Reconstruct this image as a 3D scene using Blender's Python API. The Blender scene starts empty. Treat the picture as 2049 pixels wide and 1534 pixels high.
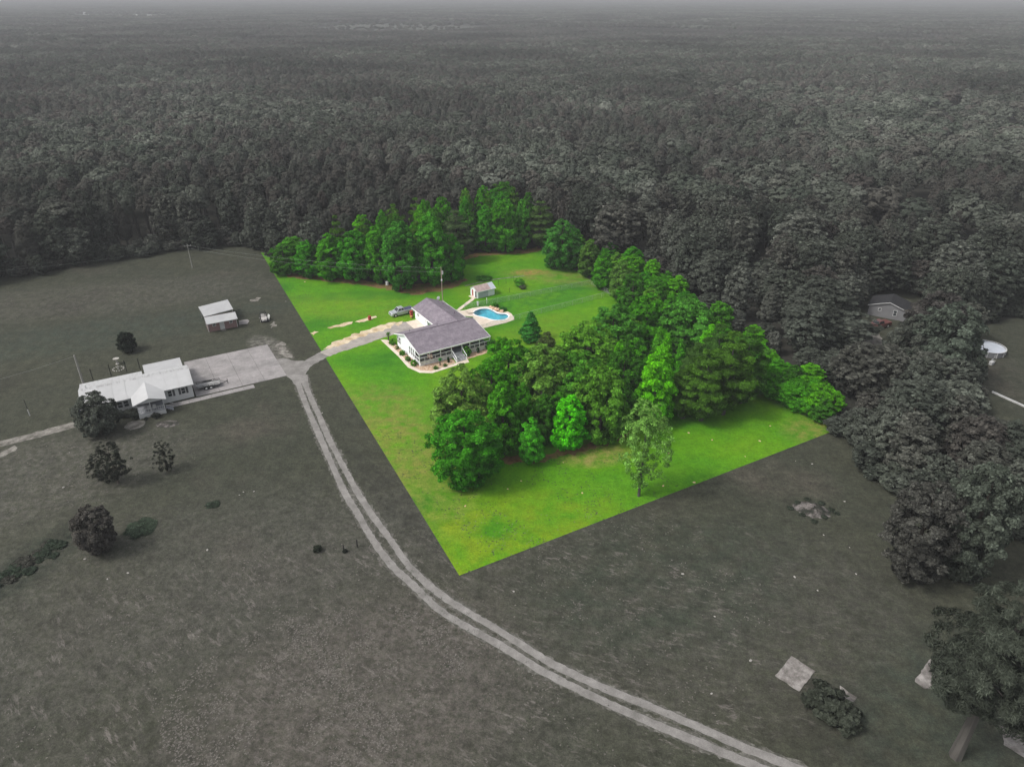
import bpy, math, random
import numpy as np
from mathutils import Vector, Matrix
PI = math.pi
R = math.radians
S = bpy.context.scene

# ------------------------------------------------------------------ camera, sky, sun, exposure
CAM_H, PITCH, FPX, IW, IH = 66.0, 28.7, 1423.0, 2049.0, 1534.0
cd = bpy.data.cameras.new('camera')
cam = bpy.data.objects.new('camera', cd)
S.collection.objects.link(cam)
cam.location = (0, 0, CAM_H)
cam.rotation_euler = (R(90 - PITCH), 0, 0)
cd.sensor_width = 36.0
cd.lens = 36.0 * FPX / IW
cd.clip_start = 0.5
cd.clip_end = 80000
S.camera = cam

SUN_EL, SUN_AZ = 50.0, 250.0          # azimuth: compass degrees, 0 = +Y, clockwise
w = bpy.data.worlds.new('World'); S.world = w; w.use_nodes = True
nt = w.node_tree; nt.nodes.clear()
sky = nt.nodes.new('ShaderNodeTexSky'); sky.sky_type = 'NISHITA'; sky.sun_disc = False
sky.sun_elevation = R(SUN_EL); sky.sun_rotation = R(SUN_AZ)
sky.dust_density = 4.0; sky.air_density = 1.0; sky.ozone_density = 1.0
hs = nt.nodes.new('ShaderNodeHueSaturation'); hs.inputs['Saturation'].default_value = 0.25
bg = nt.nodes.new('ShaderNodeBackground'); bg.inputs['Strength'].default_value = 0.15
wo = nt.nodes.new('ShaderNodeOutputWorld')
nt.links.new(sky.outputs[0], hs.inputs['Color']); nt.links.new(hs.outputs[0], bg.inputs[0]); nt.links.new(bg.outputs[0], wo.inputs[0])
sl = bpy.data.lights.new('sun', 'SUN'); sl.energy = 1.5; sl.angle = R(10); sl.color = (1.0, 0.97, 0.92)
so = bpy.data.objects.new('sun', sl); S.collection.objects.link(so)
az = R(SUN_AZ)
sdir = Vector((math.sin(az) * math.cos(R(SUN_EL)), math.cos(az) * math.cos(R(SUN_EL)), math.sin(R(SUN_EL))))
so.rotation_euler = sdir.to_track_quat('Z', 'Y').to_euler()
so.location = (0, 0, 200)
S.view_settings.view_transform = 'Standard'; S.view_settings.look = 'None'
S.view_settings.gamma = 1.0; S.view_settings.exposure = 0.40; S.view_settings.use_curve_mapping = False
S.render.engine = 'CYCLES'
S.cycles.max_bounces = 5; S.cycles.diffuse_bounces = 2; S.cycles.glossy_bounces = 2
S.cycles.transmission_bounces = 3; S.cycles.transparent_max_bounces = 8; S.cycles.volume_bounces = 0
S.cycles.use_denoising = True
S.cycles.caustics_reflective = False; S.cycles.caustics_refractive = False

HAZE_DENSITY, HAZE_COLOR = 0.00033, (0.55, 0.56, 0.58)

# ------------------------------------------------------------------ layout helpers
def G(x, y, h=0.0):
    """surveyed plan position (x, y) of a point of the aerial photograph that lies h metres above the ground"""
    p = R(PITCH); u = (x - IW / 2) / FPX; v = -(y - IH / 2) / FPX
    dy = math.cos(p) + v * math.sin(p); dz = -math.sin(p) + v * math.cos(p)
    t = (h - CAM_H) / dz
    return (u * t, dy * t)
def tree_height(bx, by, ty):
    g = G(bx, by); p = R(PITCH); lo, hi = 0.0, 60.0
    for _ in range(40):
        m = (lo + hi) / 2; dy, dz = g[1], m - CAM_H
        y = IH / 2 - FPX * (dy * math.sin(p) + dz * math.cos(p)) / (dy * math.cos(p) - dz * math.sin(p))
        if y > ty: lo = m
        else: hi = m
    return lo
def mpp(bx, by):      # metres per photo pixel across, at ground point
    g = G(bx, by); p = R(PITCH)
    return (g[1] * math.cos(p) + CAM_H * math.sin(p)) / FPX
def srgb(r, g, b):
    f = lambda c: (c / 255 / 12.92) if c / 255 <= 0.04045 else ((c / 255 + 0.055) / 1.055) ** 2.4
    return (f(r), f(g), f(b))

# ------------------------------------------------------------------ object helpers
COL = S.collection
def link(o, parent=None):
    COL.objects.link(o)
    if parent is not None: o.parent = parent
    return o
def thing(name, label, cat, loc=(0, 0, 0), rz=0.0, group=None):
    o = bpy.data.objects.new(name, None); o.location = loc; o.rotation_euler = (0, 0, rz)
    o.empty_display_size = 0.3
    link(o); o['label'] = label; o['category'] = cat
    if group: o['group'] = group
    return o
def tag(o, label, cat, group=None):
    o['label'] = label; o['category'] = cat
    if group: o['group'] = group
    return o
def copy_tree(o, parent=None):
    c = o.copy(); link(c)
    if parent is not None: c.parent = parent
    for ch in list(o.children): copy_tree(ch, c)
    return c
class MB:
    def __init__(s): s.v = []; s.f = []; s.m = []; s.mats = []
    def _mi(s, mat):
        if mat is None: return 0
        if mat not in s.mats: s.mats.append(mat)
        return s.mats.index(mat)
    def poly(s, pts, mat=None):
        b = len(s.v); s.v += [tuple(p) for p in pts]; s.f.append(tuple(range(b, b + len(pts)))); s.m.append(s._mi(mat)); return s
    def box(s, x0, x1, y0, y1, z0, z1, mat=None):
        b = len(s.v)
        s.v += [(x0, y0, z0), (x1, y0, z0), (x1, y1, z0), (x0, y1, z0), (x0, y0, z1), (x1, y0, z1), (x1, y1, z1), (x0, y1, z1)]
        for f in ((0, 3, 2, 1), (4, 5, 6, 7), (0, 1, 5, 4), (1, 2, 6, 5), (2, 3, 7, 6), (3, 0, 4, 7)):
            s.f.append(tuple(b + i for i in f)); s.m.append(s._mi(mat))
        return s
    def prism(s, pts, z0, z1, mat=None):          # polygon in plan, extruded in z
        n = len(pts); b = len(s.v)
        s.v += [(p[0], p[1], z0) for p in pts] + [(p[0], p[1], z1) for p in pts]
        s.f.append(tuple(reversed(range(b, b + n)))); s.f.append(tuple(range(b + n, b + 2 * n)))
        s.m += [s._mi(mat)] * 2
        for i in range(n):
            j = (i + 1) % n; s.f.append((b + i, b + j, b + n + j, b + n + i)); s.m.append(s._mi(mat))
        return s
    def slab(s, pts, t, mat=None):                # any planar polygon with thickness t downward
        n = len(pts); b = len(s.v)
        s.v += [tuple(p) for p in pts] + [(p[0], p[1], p[2] - t) for p in pts]
        s.f.append(tuple(range(b, b + n))); s.f.append(tuple(reversed(range(b + n, b + 2 * n)))); s.m += [s._mi(mat)] * 2
        for i in range(n):
            j = (i + 1) % n; s.f.append((b + j, b + i, b + n + i, b + n + j)); s.m.append(s._mi(mat))
        return s
    def tube(s, p0, p1, r0, r1=None, n=8, mat=None, caps=True):
        r1 = r0 if r1 is None else r1
        p0 = Vector(p0); p1 = Vector(p1); d = (p1 - p0).normalized()
        a = d.orthogonal().normalized(); c = d.cross(a); b = len(s.v)
        for p, r in ((p0, r0), (p1, r1)):
            for k in range(n):
                t = 2 * PI * k / n; s.v.append(tuple(p + (a * math.cos(t) + c * math.sin(t)) * r))
        for k in range(n):
            j = (k + 1) % n; s.f.append((b + k, b + j, b + n + j, b + n + k)); s.m.append(s._mi(mat))
        if caps:
            s.f.append(tuple(reversed(range(b, b + n)))); s.f.append(tuple(range(b + n, b + 2 * n))); s.m += [s._mi(mat)] * 2
        return s
    def loft(s, rings, mat=None, cap=True):       # rings: lists of equal length of 3-D points
        b = len(s.v); n = len(rings[0])
        for r in rings: s.v += [tuple(p) for p in r]
        for i in range(len(rings) - 1):
            for k in range(n):
                j = (k + 1) % n; s.f.append((b + i * n + k, b + i * n + j, b + (i + 1) * n + j, b + (i + 1) * n + k)); s.m.append(s._mi(mat))
        if cap:
            s.f.append(tuple(reversed(range(b, b + n)))); s.f.append(tuple(range(b + (len(rings) - 1) * n, b + len(rings) * n))); s.m += [s._mi(mat)] * 2
        return s
    def build(s, name, mat=None, parent=None, loc=None, smooth=False, bevel=0):
        me = bpy.data.meshes.new(name); me.from_pydata(s.v, [], s.f)
        mats = s.mats or [mat]
        for m in mats: me.materials.append(m)
        if s.mats: me.polygons.foreach_set('material_index', s.m)
        if smooth: me.polygons.foreach_set('use_smooth', [True] * len(me.polygons))
        me.update()
        o = bpy.data.objects.new(name, me)
        if loc: o.location = loc
        link(o, parent)
        if bevel:
            b = o.modifiers.new('bevel', 'BEVEL'); b.width = bevel; b.segments = 2; b.limit_method = 'ANGLE'
        return o

# ------------------------------------------------------------------ materials
def nmat(name, cols, scale=1.0, fine=None, fine_amt=0.25, rough=0.9, bump=0.0, bump_scale=None, stretch=None, spec=0.2,
         metallic=0.0, spots=(), detail=6, objrand=0.0, transl=0.0, coat=0.0, extra=None, contrast=(0.35, 0.65), world=False):
    m = bpy.data.materials.new(name); m.use_nodes = True
    nt = m.node_tree; N = nt.nodes; L = nt.links; N.clear()
    out = N.new('ShaderNodeOutputMaterial'); bs = N.new('ShaderNodeBsdfPrincipled')
    bs.inputs['Roughness'].default_value = rough; bs.inputs['Specular IOR Level'].default_value = spec
    bs.inputs['Metallic'].default_value = metallic; bs.inputs['Coat Weight'].default_value = coat
    if world:
        gm = N.new('ShaderNodeNewGeometry'); co = gm.outputs['Position']
    else:
        tc = N.new('ShaderNodeTexCoord'); co = tc.outputs['Object']
    if stretch:
        mp = N.new('ShaderNodeMapping'); mp.inputs['Scale'].default_value = stretch[:3]
        if len(stretch) > 3: mp.inputs['Rotation'].default_value = (0, 0, stretch[3])
        L.new(co, mp.inputs[0]); cs = mp.outputs[0]
    else: cs = co
    def noise(sc, det=6, src=None, rough_=0.55):
        n = N.new('ShaderNodeTexNoise'); n.inputs['Scale'].default_value = sc; n.inputs['Detail'].default_value = det
        n.inputs['Roughness'].default_value = rough_; L.new(src or cs, n.inputs['Vector']); return n.outputs['Fac']
    def mixc(f, a, b, blend='MIX'):
        x = N.new('ShaderNodeMix'); x.data_type = 'RGBA'; x.blend_type = blend
        if isinstance(f, (int, float)): x.inputs[0].default_value = f
        else: L.new(f, x.inputs[0])
        for i, q in ((6, a), (7, b)):
            if isinstance(q, tuple): x.inputs[i].default_value = (*q, 1)
            else: L.new(q, x.inputs[i])
        return x.outputs[2]
    def mrange(src, a, b, c, d):
        x = N.new('ShaderNodeMapRange'); x.inputs[1].default_value = a; x.inputs[2].default_value = b
        x.inputs[3].default_value = c; x.inputs[4].default_value = d; L.new(src, x.inputs[0]); return x.outputs[0]
    if len(cols) == 1: col = cols[0]
    else:
        rp = N.new('ShaderNodeValToRGB'); L.new(noise(scale, detail), rp.inputs[0])
        e = rp.color_ramp.elements; lo, hi = contrast
        while len(e) < len(cols): e.new(0.5)
        for i, c in enumerate(cols):
            e[i].position = lo + (hi - lo) * i / (len(cols) - 1); e[i].color = (*c, 1)
        col = rp.outputs[0]
    for sp in spots:      # soft worn patches: (x, y, rx, ry, angle, colour, strength, noise scale)
        x, y, rx, ry, an, c, st, ns = sp
        mp = N.new('ShaderNodeMapping'); mp.vector_type = 'TEXTURE'
        mp.inputs['Location'].default_value = (x, y, 0); mp.inputs['Rotation'].default_value = (0, 0, an); mp.inputs['Scale'].default_value = (rx, ry, 1e4)
        L.new(co, mp.inputs[0])
        g = N.new('ShaderNodeTexGradient'); g.gradient_type = 'SPHERICAL'; L.new(mp.outputs[0], g.inputs[0])
        nn = mrange(noise(ns, 5, co, 0.65), 0.35, 0.62, 0, 1)
        gg = mrange(g.outputs['Fac'], 0.0, 0.45, 0, 1)
        mu = N.new('ShaderNodeMath'); mu.operation = 'MULTIPLY'; L.new(nn, mu.inputs[0]); L.new(gg, mu.inputs[1])
        m2 = N.new('ShaderNodeMath'); m2.operation = 'MULTIPLY'; L.new(mu.outputs[0], m2.inputs[0]); m2.inputs[1].default_value = st
        col = mixc(m2.outputs[0], col, c)
    if fine:
        for sc in (fine if isinstance(fine, (list, tuple)) else [fine]):
            f = mrange(noise(sc, 4, None, 0.7), 0.3, 0.7, 1 - fine_amt, 1 + fine_amt)
            cb = N.new('ShaderNodeCombineColor')
            for i in range(3): L.new(f, cb.inputs[i])
            col = mixc(1.0, col, cb.outputs[0], 'MULTIPLY')
    if extra: col = extra(N, L, co, col, mixc, mrange, noise)
    if isinstance(col, tuple): bs.inputs['Base Color'].default_value = (*col, 1)
    else: L.new(col, bs.inputs['Base Color'])
    if bump:
        b = N.new('ShaderNodeBump'); b.inputs['Strength'].default_value = min(1.0, bump); b.inputs['Distance'].default_value = 0.1 if bump <= 1 else 0.1 * bump
        L.new(noise(bump_scale or 8.0, 6, None, 0.65), b.inputs['Height']); L.new(b.outputs[0], bs.inputs['Normal'])
    sh = bs.outputs[0]
    if transl:
        tr = N.new('ShaderNodeBsdfTranslucent'); mx = N.new('ShaderNodeMixShader'); mx.inputs[0].default_value = transl
        if isinstance(col, tuple): tr.inputs[0].default_value = (*col, 1)
        else: L.new(col, tr.inputs[0])
        L.new(sh, mx.inputs[1]); L.new(tr.outputs[0], mx.inputs[2]); sh = mx.outputs[0]
    L.new(sh, out.inputs[0])
    return m

def leaf_mat(name, cols, transl=0.25, tinted=False):
    """foliage: one colour per tree (its own random value or its object colour), one tint per leaf cluster"""
    m = bpy.data.materials.new(name); m.use_nodes = True
    nt = m.node_tree; N = nt.nodes; L = nt.links; N.clear()
    out = N.new('ShaderNodeOutputMaterial'); oi = N.new('ShaderNodeObjectInfo')
    if tinted: col = oi.outputs['Color']
    else:
        rp = N.new('ShaderNodeValToRGB'); e = rp.color_ramp.elements
        while len(e) < len(cols): e.new(0.5)
        for i, c in enumerate(cols): e[i].position = i / (len(cols) - 1); e[i].color = (*c, 1)
        L.new(oi.outputs['Random'], rp.inputs[0]); col = rp.outputs[0]
    if 'far' in name:      # stands of different species: tone varies slowly from place to place
        nz = N.new('ShaderNodeTexNoise'); nz.inputs['Scale'].default_value = 0.007; nz.inputs['Detail'].default_value = 4; L.new(oi.outputs['Location'], nz.inputs['Vector'])
        mr = N.new('ShaderNodeMapRange'); mr.inputs[1].default_value = .35; mr.inputs[2].default_value = .65; mr.inputs[3].default_value = .62; mr.inputs[4].default_value = 1.5; L.new(nz.outputs['Fac'], mr.inputs[0])
        hv = N.new('ShaderNodeHueSaturation'); L.new(mr.outputs[0], hv.inputs['Value']); L.new(col, hv.inputs['Color']); col = hv.outputs[0]
    at = N.new('ShaderNodeAttribute'); at.attribute_name = 'tint'
    cb = N.new('ShaderNodeCombineColor')
    for i in range(3): L.new(at.outputs['Fac'], cb.inputs[i])
    mx = N.new('ShaderNodeMix'); mx.data_type = 'RGBA'; mx.blend_type = 'MULTIPLY'; mx.inputs[0].default_value = 1
    L.new(col, mx.inputs[6]); L.new(cb.outputs[0], mx.inputs[7])
    d = N.new('ShaderNodeBsdfDiffuse'); t = N.new('ShaderNodeBsdfTranslucent'); ms = N.new('ShaderNodeMixShader'); ms.inputs[0].default_value = transl
    L.new(mx.outputs[2], d.inputs[0]); L.new(mx.outputs[2], t.inputs[0])
    L.new(d.outputs[0], ms.inputs[1]); L.new(t.outputs[0], ms.inputs[2]); L.new(ms.outputs[0], out.inputs[0])
    return m

ROUGH_FIELD = G(560, 1400); rfx, rfy = ROUGH_FIELD
def field_extra(N, L, co, col, mixc, mrange, noise):
    # curved mowing streaks: rings about a far centre, and dry straw flecks inside the rough ground
    mp = N.new('ShaderNodeMapping'); mp.inputs['Location'].default_value = (-60, -170, 0); L.new(co, mp.inputs[0])
    ln = N.new('ShaderNodeVectorMath'); ln.operation = 'LENGTH'; L.new(mp.outputs[0], ln.inputs[0])
    sp = N.new('ShaderNodeSeparateXYZ'); L.new(mp.outputs[0], sp.inputs[0])
    at = N.new('ShaderNodeMath'); at.operation = 'ARCTAN2'; L.new(sp.outputs[1], at.inputs[0]); L.new(sp.outputs[0], at.inputs[1])
    m1 = N.new('ShaderNodeMath'); m1.operation = 'MULTIPLY'; m1.inputs[1].default_value = 38; L.new(at.outputs[0], m1.inputs[0])
    cx = N.new('ShaderNodeCombineXYZ'); L.new(ln.outputs['Value'], cx.inputs[0]); L.new(m1.outputs[0], cx.inputs[1])
    st = mrange(noise(0.9, 5, cx.outputs[0], 0.75), 0.36, 0.66, 0.89, 1.13)
    cb = N.new('ShaderNodeCombineColor')
    for i in range(3): L.new(st, cb.inputs[i])
    col = mixc(1.0, col, cb.outputs[0], 'MULTIPLY')
    g = N.new('ShaderNodeTexGradient'); g.gradient_type = 'SPHERICAL'
    m2 = N.new('ShaderNodeMapping'); m2.vector_type = 'TEXTURE'; m2.inputs['Location'].default_value = (rfx + 4, rfy - 1, 0); m2.inputs['Rotation'].default_value = (0, 0, .3); m2.inputs['Scale'].default_value = (75, 34, 1e4)
    L.new(co, m2.inputs[0]); L.new(m2.outputs[0], g.inputs[0])
    a = mrange(g.outputs['Fac'], 0.0, 0.35, 0, 1); b = mrange(noise(0.16, 4, co, 0.6), 0.44, 0.60, 0.12, 1); c = mrange(noise(1.5, 5, cx.outputs[0], 0.8), 0.53, 0.64, 0, .8)
    x1 = N.new('ShaderNodeMath'); x1.operation = 'MULTIPLY'; L.new(a, x1.inputs[0]); L.new(b, x1.inputs[1])
    x2 = N.new('ShaderNodeMath'); x2.operation = 'MULTIPLY'; L.new(x1.outputs[0], x2.inputs[0]); L.new(c, x2.inputs[1])
    return mixc(x2.outputs[0], col, (0.165, 0.148, 0.135))
pale = (0.34, 0.32, 0.29)
M = {}
M['pasture'] = nmat('pasture_grass', [(0.030, 0.0295, 0.0215), (0.043, 0.045, 0.030), (0.039, 0.042, 0.029), (0.061, 0.056, 0.043)], 0.035, fine=(0.45, 1.7, 5.0, 9.0), fine_amt=0.30, bump=1.0, bump_scale=2.2, world=True, contrast=(0.3, 0.7), extra=field_extra,
    spots=[(rfx, rfy, 62, 34, 0.5, (0.060, 0.056, 0.048), 0.6, 0.9), (*G(740, 1380), 22, 16, 0.3, (0.11, 0.095, 0.086), 0.6, 1.6), (*G(230, 1180), 60, 20, 0.4, (0.08, 0.076, 0.066), 0.5, 1.4),
           (*G(60, 960), 28, 16, 0.5, (0.10, 0.094, 0.082), 0.6, 1.0), (*G(150, 600), 60, 14, 0.25, (0.085, 0.08, 0.068), 0.5, 0.8), (*G(540, 700), 10, 4, -0.9, (0.2, 0.185, 0.17), 0.7, 1.0),
           (*G(60, 1128), 13, 4.5, math.atan2(G(115, 1085)[1] - G(0, 1170)[1], G(115, 1085)[0] - G(0, 1170)[0]), (0.018, 0.024, 0.016), 0.9, 0.5), (*G(780, 990), 3, 22, 0.6, (0.024, 0.024, 0.021), 0.5, 0.6), (*G(1500, 1240), 30, 16, 0.3, (0.064, 0.06, 0.052), 0.5, 0.7), (*G(1330, 1160), 24, 14, 0.4, (0.030, 0.039, 0.026), 0.7, 0.3),
           (*G(1950, 1420), 22, 12, 0.4, (0.032, 0.042, 0.031), 0.6, 0.4), (*G(120, 690), 40, 7, 0.35, (0.036, 0.048, 0.035), 0.6, 0.4), (*G(330, 640), 50, 6, 0.3, (0.033, 0.044, 0.033), 0.6, 0.4)])
lawn_cols = [(0.032, 0.150, 0.002), (0.060, 0.205, 0.002), (0.086, 0.228, 0.002), (0.120, 0.245, 0.005)]
brown = (0.20, 0.17, 0.045)
M['lawn'] = nmat('lawn_grass', lawn_cols, 0.055, fine=(0.6, 2.3, 6.0, 10.0), fine_amt=0.19, bump=1.0, bump_scale=3.0, world=True, contrast=(0.32, 0.68), spots=[
    (*G(745, 820), 12, 12, 0.0, brown, 0.55, 0.5), (*G(800, 900), 12, 14, 0.0, brown, 0.6, 0.5), (*G(860, 980), 8, 14, 0.4, brown, 0.5, 0.6), (*G(980, 1080), 26, 10, 0.4, (0.17, 0.245, 0.006), 0.8, 0.25),
    (*G(1190, 910), 7, 4, 0.2, (0.26, 0.20, 0.07), 0.8, 0.6), (*G(1160, 560), 26, 7, -0.3, (0.16, 0.17, 0.04), 0.75, 0.35), (*G(620, 615), 40, 10, 0.0, (0.12, 0.21, 0.012), 0.7, 0.25),
    (*G(1290, 990), 26, 8, 0.3, (0.08, 0.22, 0.006), 0.6, 0.3), (*G(1100, 590), 22, 8, 0.55, (0.022, 0.125, 0.008), 0.75, 0.5), (*G(1095, 655), 14, 8, 0.5, (0.10, 0.16, 0.012), 0.5, 0.4),
    (*G(760, 590), 30, 4, 0.1, (0.03, 0.125, 0.008), 0.6, 0.3), (*G(1060, 545), 6, 3, 0.1, (0.30, 0.16, 0.06), 0.8, 0.9), (*G(1640, 860), 8, 6, 0.3, brown, 0.7, 0.6), (*G(1560, 800), 12, 4, -0.8, (0.05, 0.16, 0.012), 0.7, 0.4)])
M['forest_floor'] = nmat('forest_floor', [(0.024, 0.025, 0.020), (0.040, 0.038, 0.031)], 0.2, fine=1.0, world=True)
M['soil_red'] = nmat('bare_red_soil', [(0.10, 0.055, 0.025), (0.19, 0.12, 0.055), (0.10, 0.13, 0.02)], 0.5, fine=3.0, fine_amt=0.3, world=True, bump=0.5)
M['far_field'] = nmat('far_meadow', [(0.06, 0.066, 0.05), (0.09, 0.095, 0.075)], 0.02, world=True)
M['gravel'] = nmat('gravel_grey', [(0.165, 0.157, 0.146), (0.24, 0.228, 0.216)], 0.5, fine=(1.2, 7.0), fine_amt=0.16, world=True, bump=0.4)
M['verge'] = nmat('thin_grass_gravel', [(0.055, 0.056, 0.044), (0.085, 0.082, 0.07), (0.14, 0.134, 0.12)], 1.3, fine=(1.5, 5.0), fine_amt=0.3, world=True)
M['gravel_in'] = nmat('gravel_warm', [(0.28, 0.255, 0.235), (0.38, 0.345, 0.31)], 0.4, fine=(1.0, 7.0), fine_amt=0.14, world=True, bump=0.4)
M['sand'] = nmat('sand_patch', [(0.42, 0.31, 0.18), (0.66, 0.56, 0.41)], 0.5, fine=(0.9, 4.0), fine_amt=0.15, world=True, bump=0.4)
M['sand_grey'] = nmat('pale_dirt', [(0.09, 0.084, 0.072), (0.25, 0.235, 0.21)], 0.8, fine=(1.0, 4.0), fine_amt=0.2, world=True, bump=0.4)
M['concrete_grey'] = nmat('concrete_grey', [(0.215, 0.205, 0.20), (0.26, 0.244, 0.24), (0.295, 0.277, 0.272)], 0.35, fine=(0.9, 3.5), fine_amt=0.13)
M['concrete_old'] = nmat('old_concrete', [(0.10, 0.09, 0.083), (0.20, 0.185, 0.172), (0.30, 0.28, 0.265)], 0.7, fine=(2.0, 9.0), fine_amt=0.22, bump=0.5)
M['concrete_warm'] = nmat('concrete_cream', [(0.60, 0.51, 0.41), (0.68, 0.60, 0.51)], 0.5, fine=(1.2, 6.0), fine_amt=0.07)
M['mulch'] = nmat('stone_mulch', [(0.32, 0.17, 0.09), (0.52, 0.37, 0.25), (0.62, 0.52, 0.42)], 2.6, fine=(5.0, 11.0), fine_amt=0.25, world=True, bump=1.0, bump_scale=7, contrast=(0.3, 0.7))
def siding(N, L, co, col, mixc, mrange, noise):
    s = N.new('ShaderNodeSeparateXYZ'); L.new(co, s.inputs[0])
    mu = N.new('ShaderNodeMath'); mu.operation = 'MULTIPLY'; mu.inputs[1].default_value = 1 / 0.22; L.new(s.outputs[2], mu.inputs[0])
    fr = N.new('ShaderNodeMath'); fr.operation = 'FRACT'; L.new(mu.outputs[0], fr.inputs[0])
    return mixc(mrange(fr.outputs[0], 0.0, 0.14, 0.45, 0.0), col, (0.25, 0.27, 0.30))
M['wall_white'] = nmat('white_siding', [(0.80, 0.83, 0.86), (0.84, 0.87, 0.90)], 0.6, fine=2.0, fine_amt=0.04, rough=0.6, extra=siding)
M['wall_grey'] = nmat('dull_white_siding', [(0.50, 0.505, 0.50), (0.57, 0.575, 0.57)], 0.6, fine=2.0, fine_amt=0.05, rough=0.6, extra=siding)
M['stone_white'] = nmat('whitewashed_foundation', [(0.60, 0.62, 0.63), (0.86, 0.87, 0.88)], 1.6, fine=5.0, fine_amt=0.12, bump=0.5)
M['white'] = nmat('white_paint', [(0.86, 0.86, 0.86), (0.90, 0.90, 0.90)], 2.0, rough=0.5)
M['white_grey'] = nmat('dull_white_paint', [(0.48, 0.48, 0.475), (0.53, 0.53, 0.52)], 2.0, rough=0.5)
def shingles(N, L, co, col, mixc, mrange, noise):
    v = N.new('ShaderNodeTexVoronoi'); v.inputs['Scale'].default_value = 2.6; L.new(co, v.inputs['Vector'])
    h = N.new('ShaderNodeHueSaturation'); L.new(col, h.inputs['Color']); L.new(mrange(v.outputs['Distance'], 0, 0.8, 1.12, 0.88), h.inputs['Value']); return h.outputs[0]
M['shingle'] = nmat('purple_grey_shingles', [(0.175, 0.150, 0.178), (0.207, 0.182, 0.207), (0.245, 0.212, 0.242)], 0.9, fine=(3.0, 8.0), fine_amt=0.10, rough=0.95, extra=shingles, bump=0.3)
M['ridge'] = nmat('ridge_shingles', [(0.15, 0.125, 0.155), (0.19, 0.16, 0.19)], 2.0, rough=0.95)
M['shingle_tan'] = nmat('faded_tan_shingles', [(0.36, 0.27, 0.26), (0.46, 0.36, 0.33)], 0.8, fine=(3.0, 8.0), fine_amt=0.1, extra=shingles)
def metal_rust(N, L, co, col, mixc, mrange, noise):
    s = N.new('ShaderNodeSeparateXYZ'); L.new(co, s.inputs[0])
    c = N.new('ShaderNodeCombineXYZ'); 
    mu = N.new('ShaderNodeMath'); mu.operation = 'MULTIPLY'; mu.inputs[1].default_value = 0.12; L.new(s.outputs[1], mu.inputs[0])
    L.new(s.outputs[0], c.inputs[0]); L.new(mu.outputs[0], c.inputs[1])
    st = mrange(noise(2.6, 3, c.outputs[0], 0.7), 0.46, 0.62, 0.0, 0.75)
    band = mrange(s.outputs[1], 4.6, 7.0, 1.0, 0.35); band2 = mrange(s.outputs[1], 4.3, 4.8, 0.0, 1.0)
    a = N.new('ShaderNodeMath'); a.operation = 'MULTIPLY'; L.new(st, a.inputs[0]); L.new(band, a.inputs[1])
    b = N.new('ShaderNodeMath'); b.operation = 'MULTIPLY'; L.new(a.outputs[0], b.inputs[0]); L.new(band2, b.inputs[1])
    return mixc(b.outputs[0], col, (0.20, 0.195, 0.19))
M['metal_roof'] = nmat('white_metal_roof', [(0.41, 0.41, 0.41), (0.455, 0.455, 0.455)], 0.3, fine=1.5, fine_amt=0.03, rough=0.55, extra=metal_rust)
M['metal_roof2'] = nmat('pale_metal_roof', [(0.35, 0.35, 0.355), (0.40, 0.40, 0.40)], 0.4, fine=1.5, fine_amt=0.04, rough=0.55)
def bricks(N, L, co, col, mixc, mrange, noise):
    mp = N.new('ShaderNodeMapping'); mp.inputs['Rotation'].default_value = (R(90), 0, 0); L.new(co, mp.inputs[0])
    b = N.new('ShaderNodeTexBrick'); b.inputs['Scale'].default_value = 4.0; L.new(mp.outputs[0], b.inputs['Vector'])
    b.inputs['Color1'].default_value = (0.20, 0.115, 0.115, 1); b.inputs['Color2'].default_value = (0.27, 0.16, 0.15, 1); b.inputs['Mortar'].default_value = (0.25, 0.22, 0.21, 1)
    return mixc(0.85, col, b.outputs[0])
M['brick'] = nmat('red_brick', [(0.20, 0.12, 0.12), (0.27, 0.17, 0.16)], 2.0, extra=bricks)
M['glass_dark'] = nmat('dark_window_glass', [(0.03, 0.035, 0.04)], rough=0.25, spec=0.35)
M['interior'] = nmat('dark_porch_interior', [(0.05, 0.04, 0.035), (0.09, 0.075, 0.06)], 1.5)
M['screen'] = nmat('porch_screen', [(0.07, 0.07, 0.075), (0.12, 0.115, 0.125)], 3.0)
M['deck_grey'] = nmat('grey_deck_boards', [(0.22, 0.23, 0.25), (0.30, 0.31, 0.33)], 1.2, fine=5.0, fine_amt=0.12)
M['tread'] = nmat('grey_stair_tread', [(0.34, 0.34, 0.37), (0.44, 0.44, 0.47)], 2.0)
M['trim_dark'] = nmat('dark_shutter', [(0.07, 0.072, 0.075), (0.10, 0.10, 0.105)], 3.0)
M['wood_pole'] = nmat('weathered_pole_wood', [(0.28, 0.22, 0.17), (0.40, 0.33, 0.27)], 3.0, stretch=(1, 1, 0.1))
M['wood_pole_grey'] = nmat('grey_pole_wood', [(0.24, 0.23, 0.21), (0.36, 0.35, 0.33)], 3.0, stretch=(1, 1, 0.1))
M['wire'] = nmat('wire_metal', [(0.30, 0.32, 0.30)], rough=0.5)
M['chain'] = nmat('galvanised_metal', [(0.40, 0.45, 0.42), (0.55, 0.58, 0.55)], 2.0, rough=0.5, metallic=0.2)
M['black'] = nmat('black_metal', [(0.015, 0.015, 0.015), (0.03, 0.03, 0.03)], 4.0, rough=0.6)
M['rubber'] = nmat('tyre_rubber', [(0.015, 0.015, 0.016), (0.03, 0.03, 0.03)], 8.0, rough=0.9)
M['silver'] = nmat('silver_car_paint', [(0.50, 0.52, 0.55), (0.55, 0.57, 0.60)], 2.0, rough=0.3, metallic=0.35, coat=0.5, spec=0.5)
M['bed_cover'] = nmat('navy_bed_cover', [(0.05, 0.05, 0.10), (0.08, 0.08, 0.14)], 2.0, rough=0.7)
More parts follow.
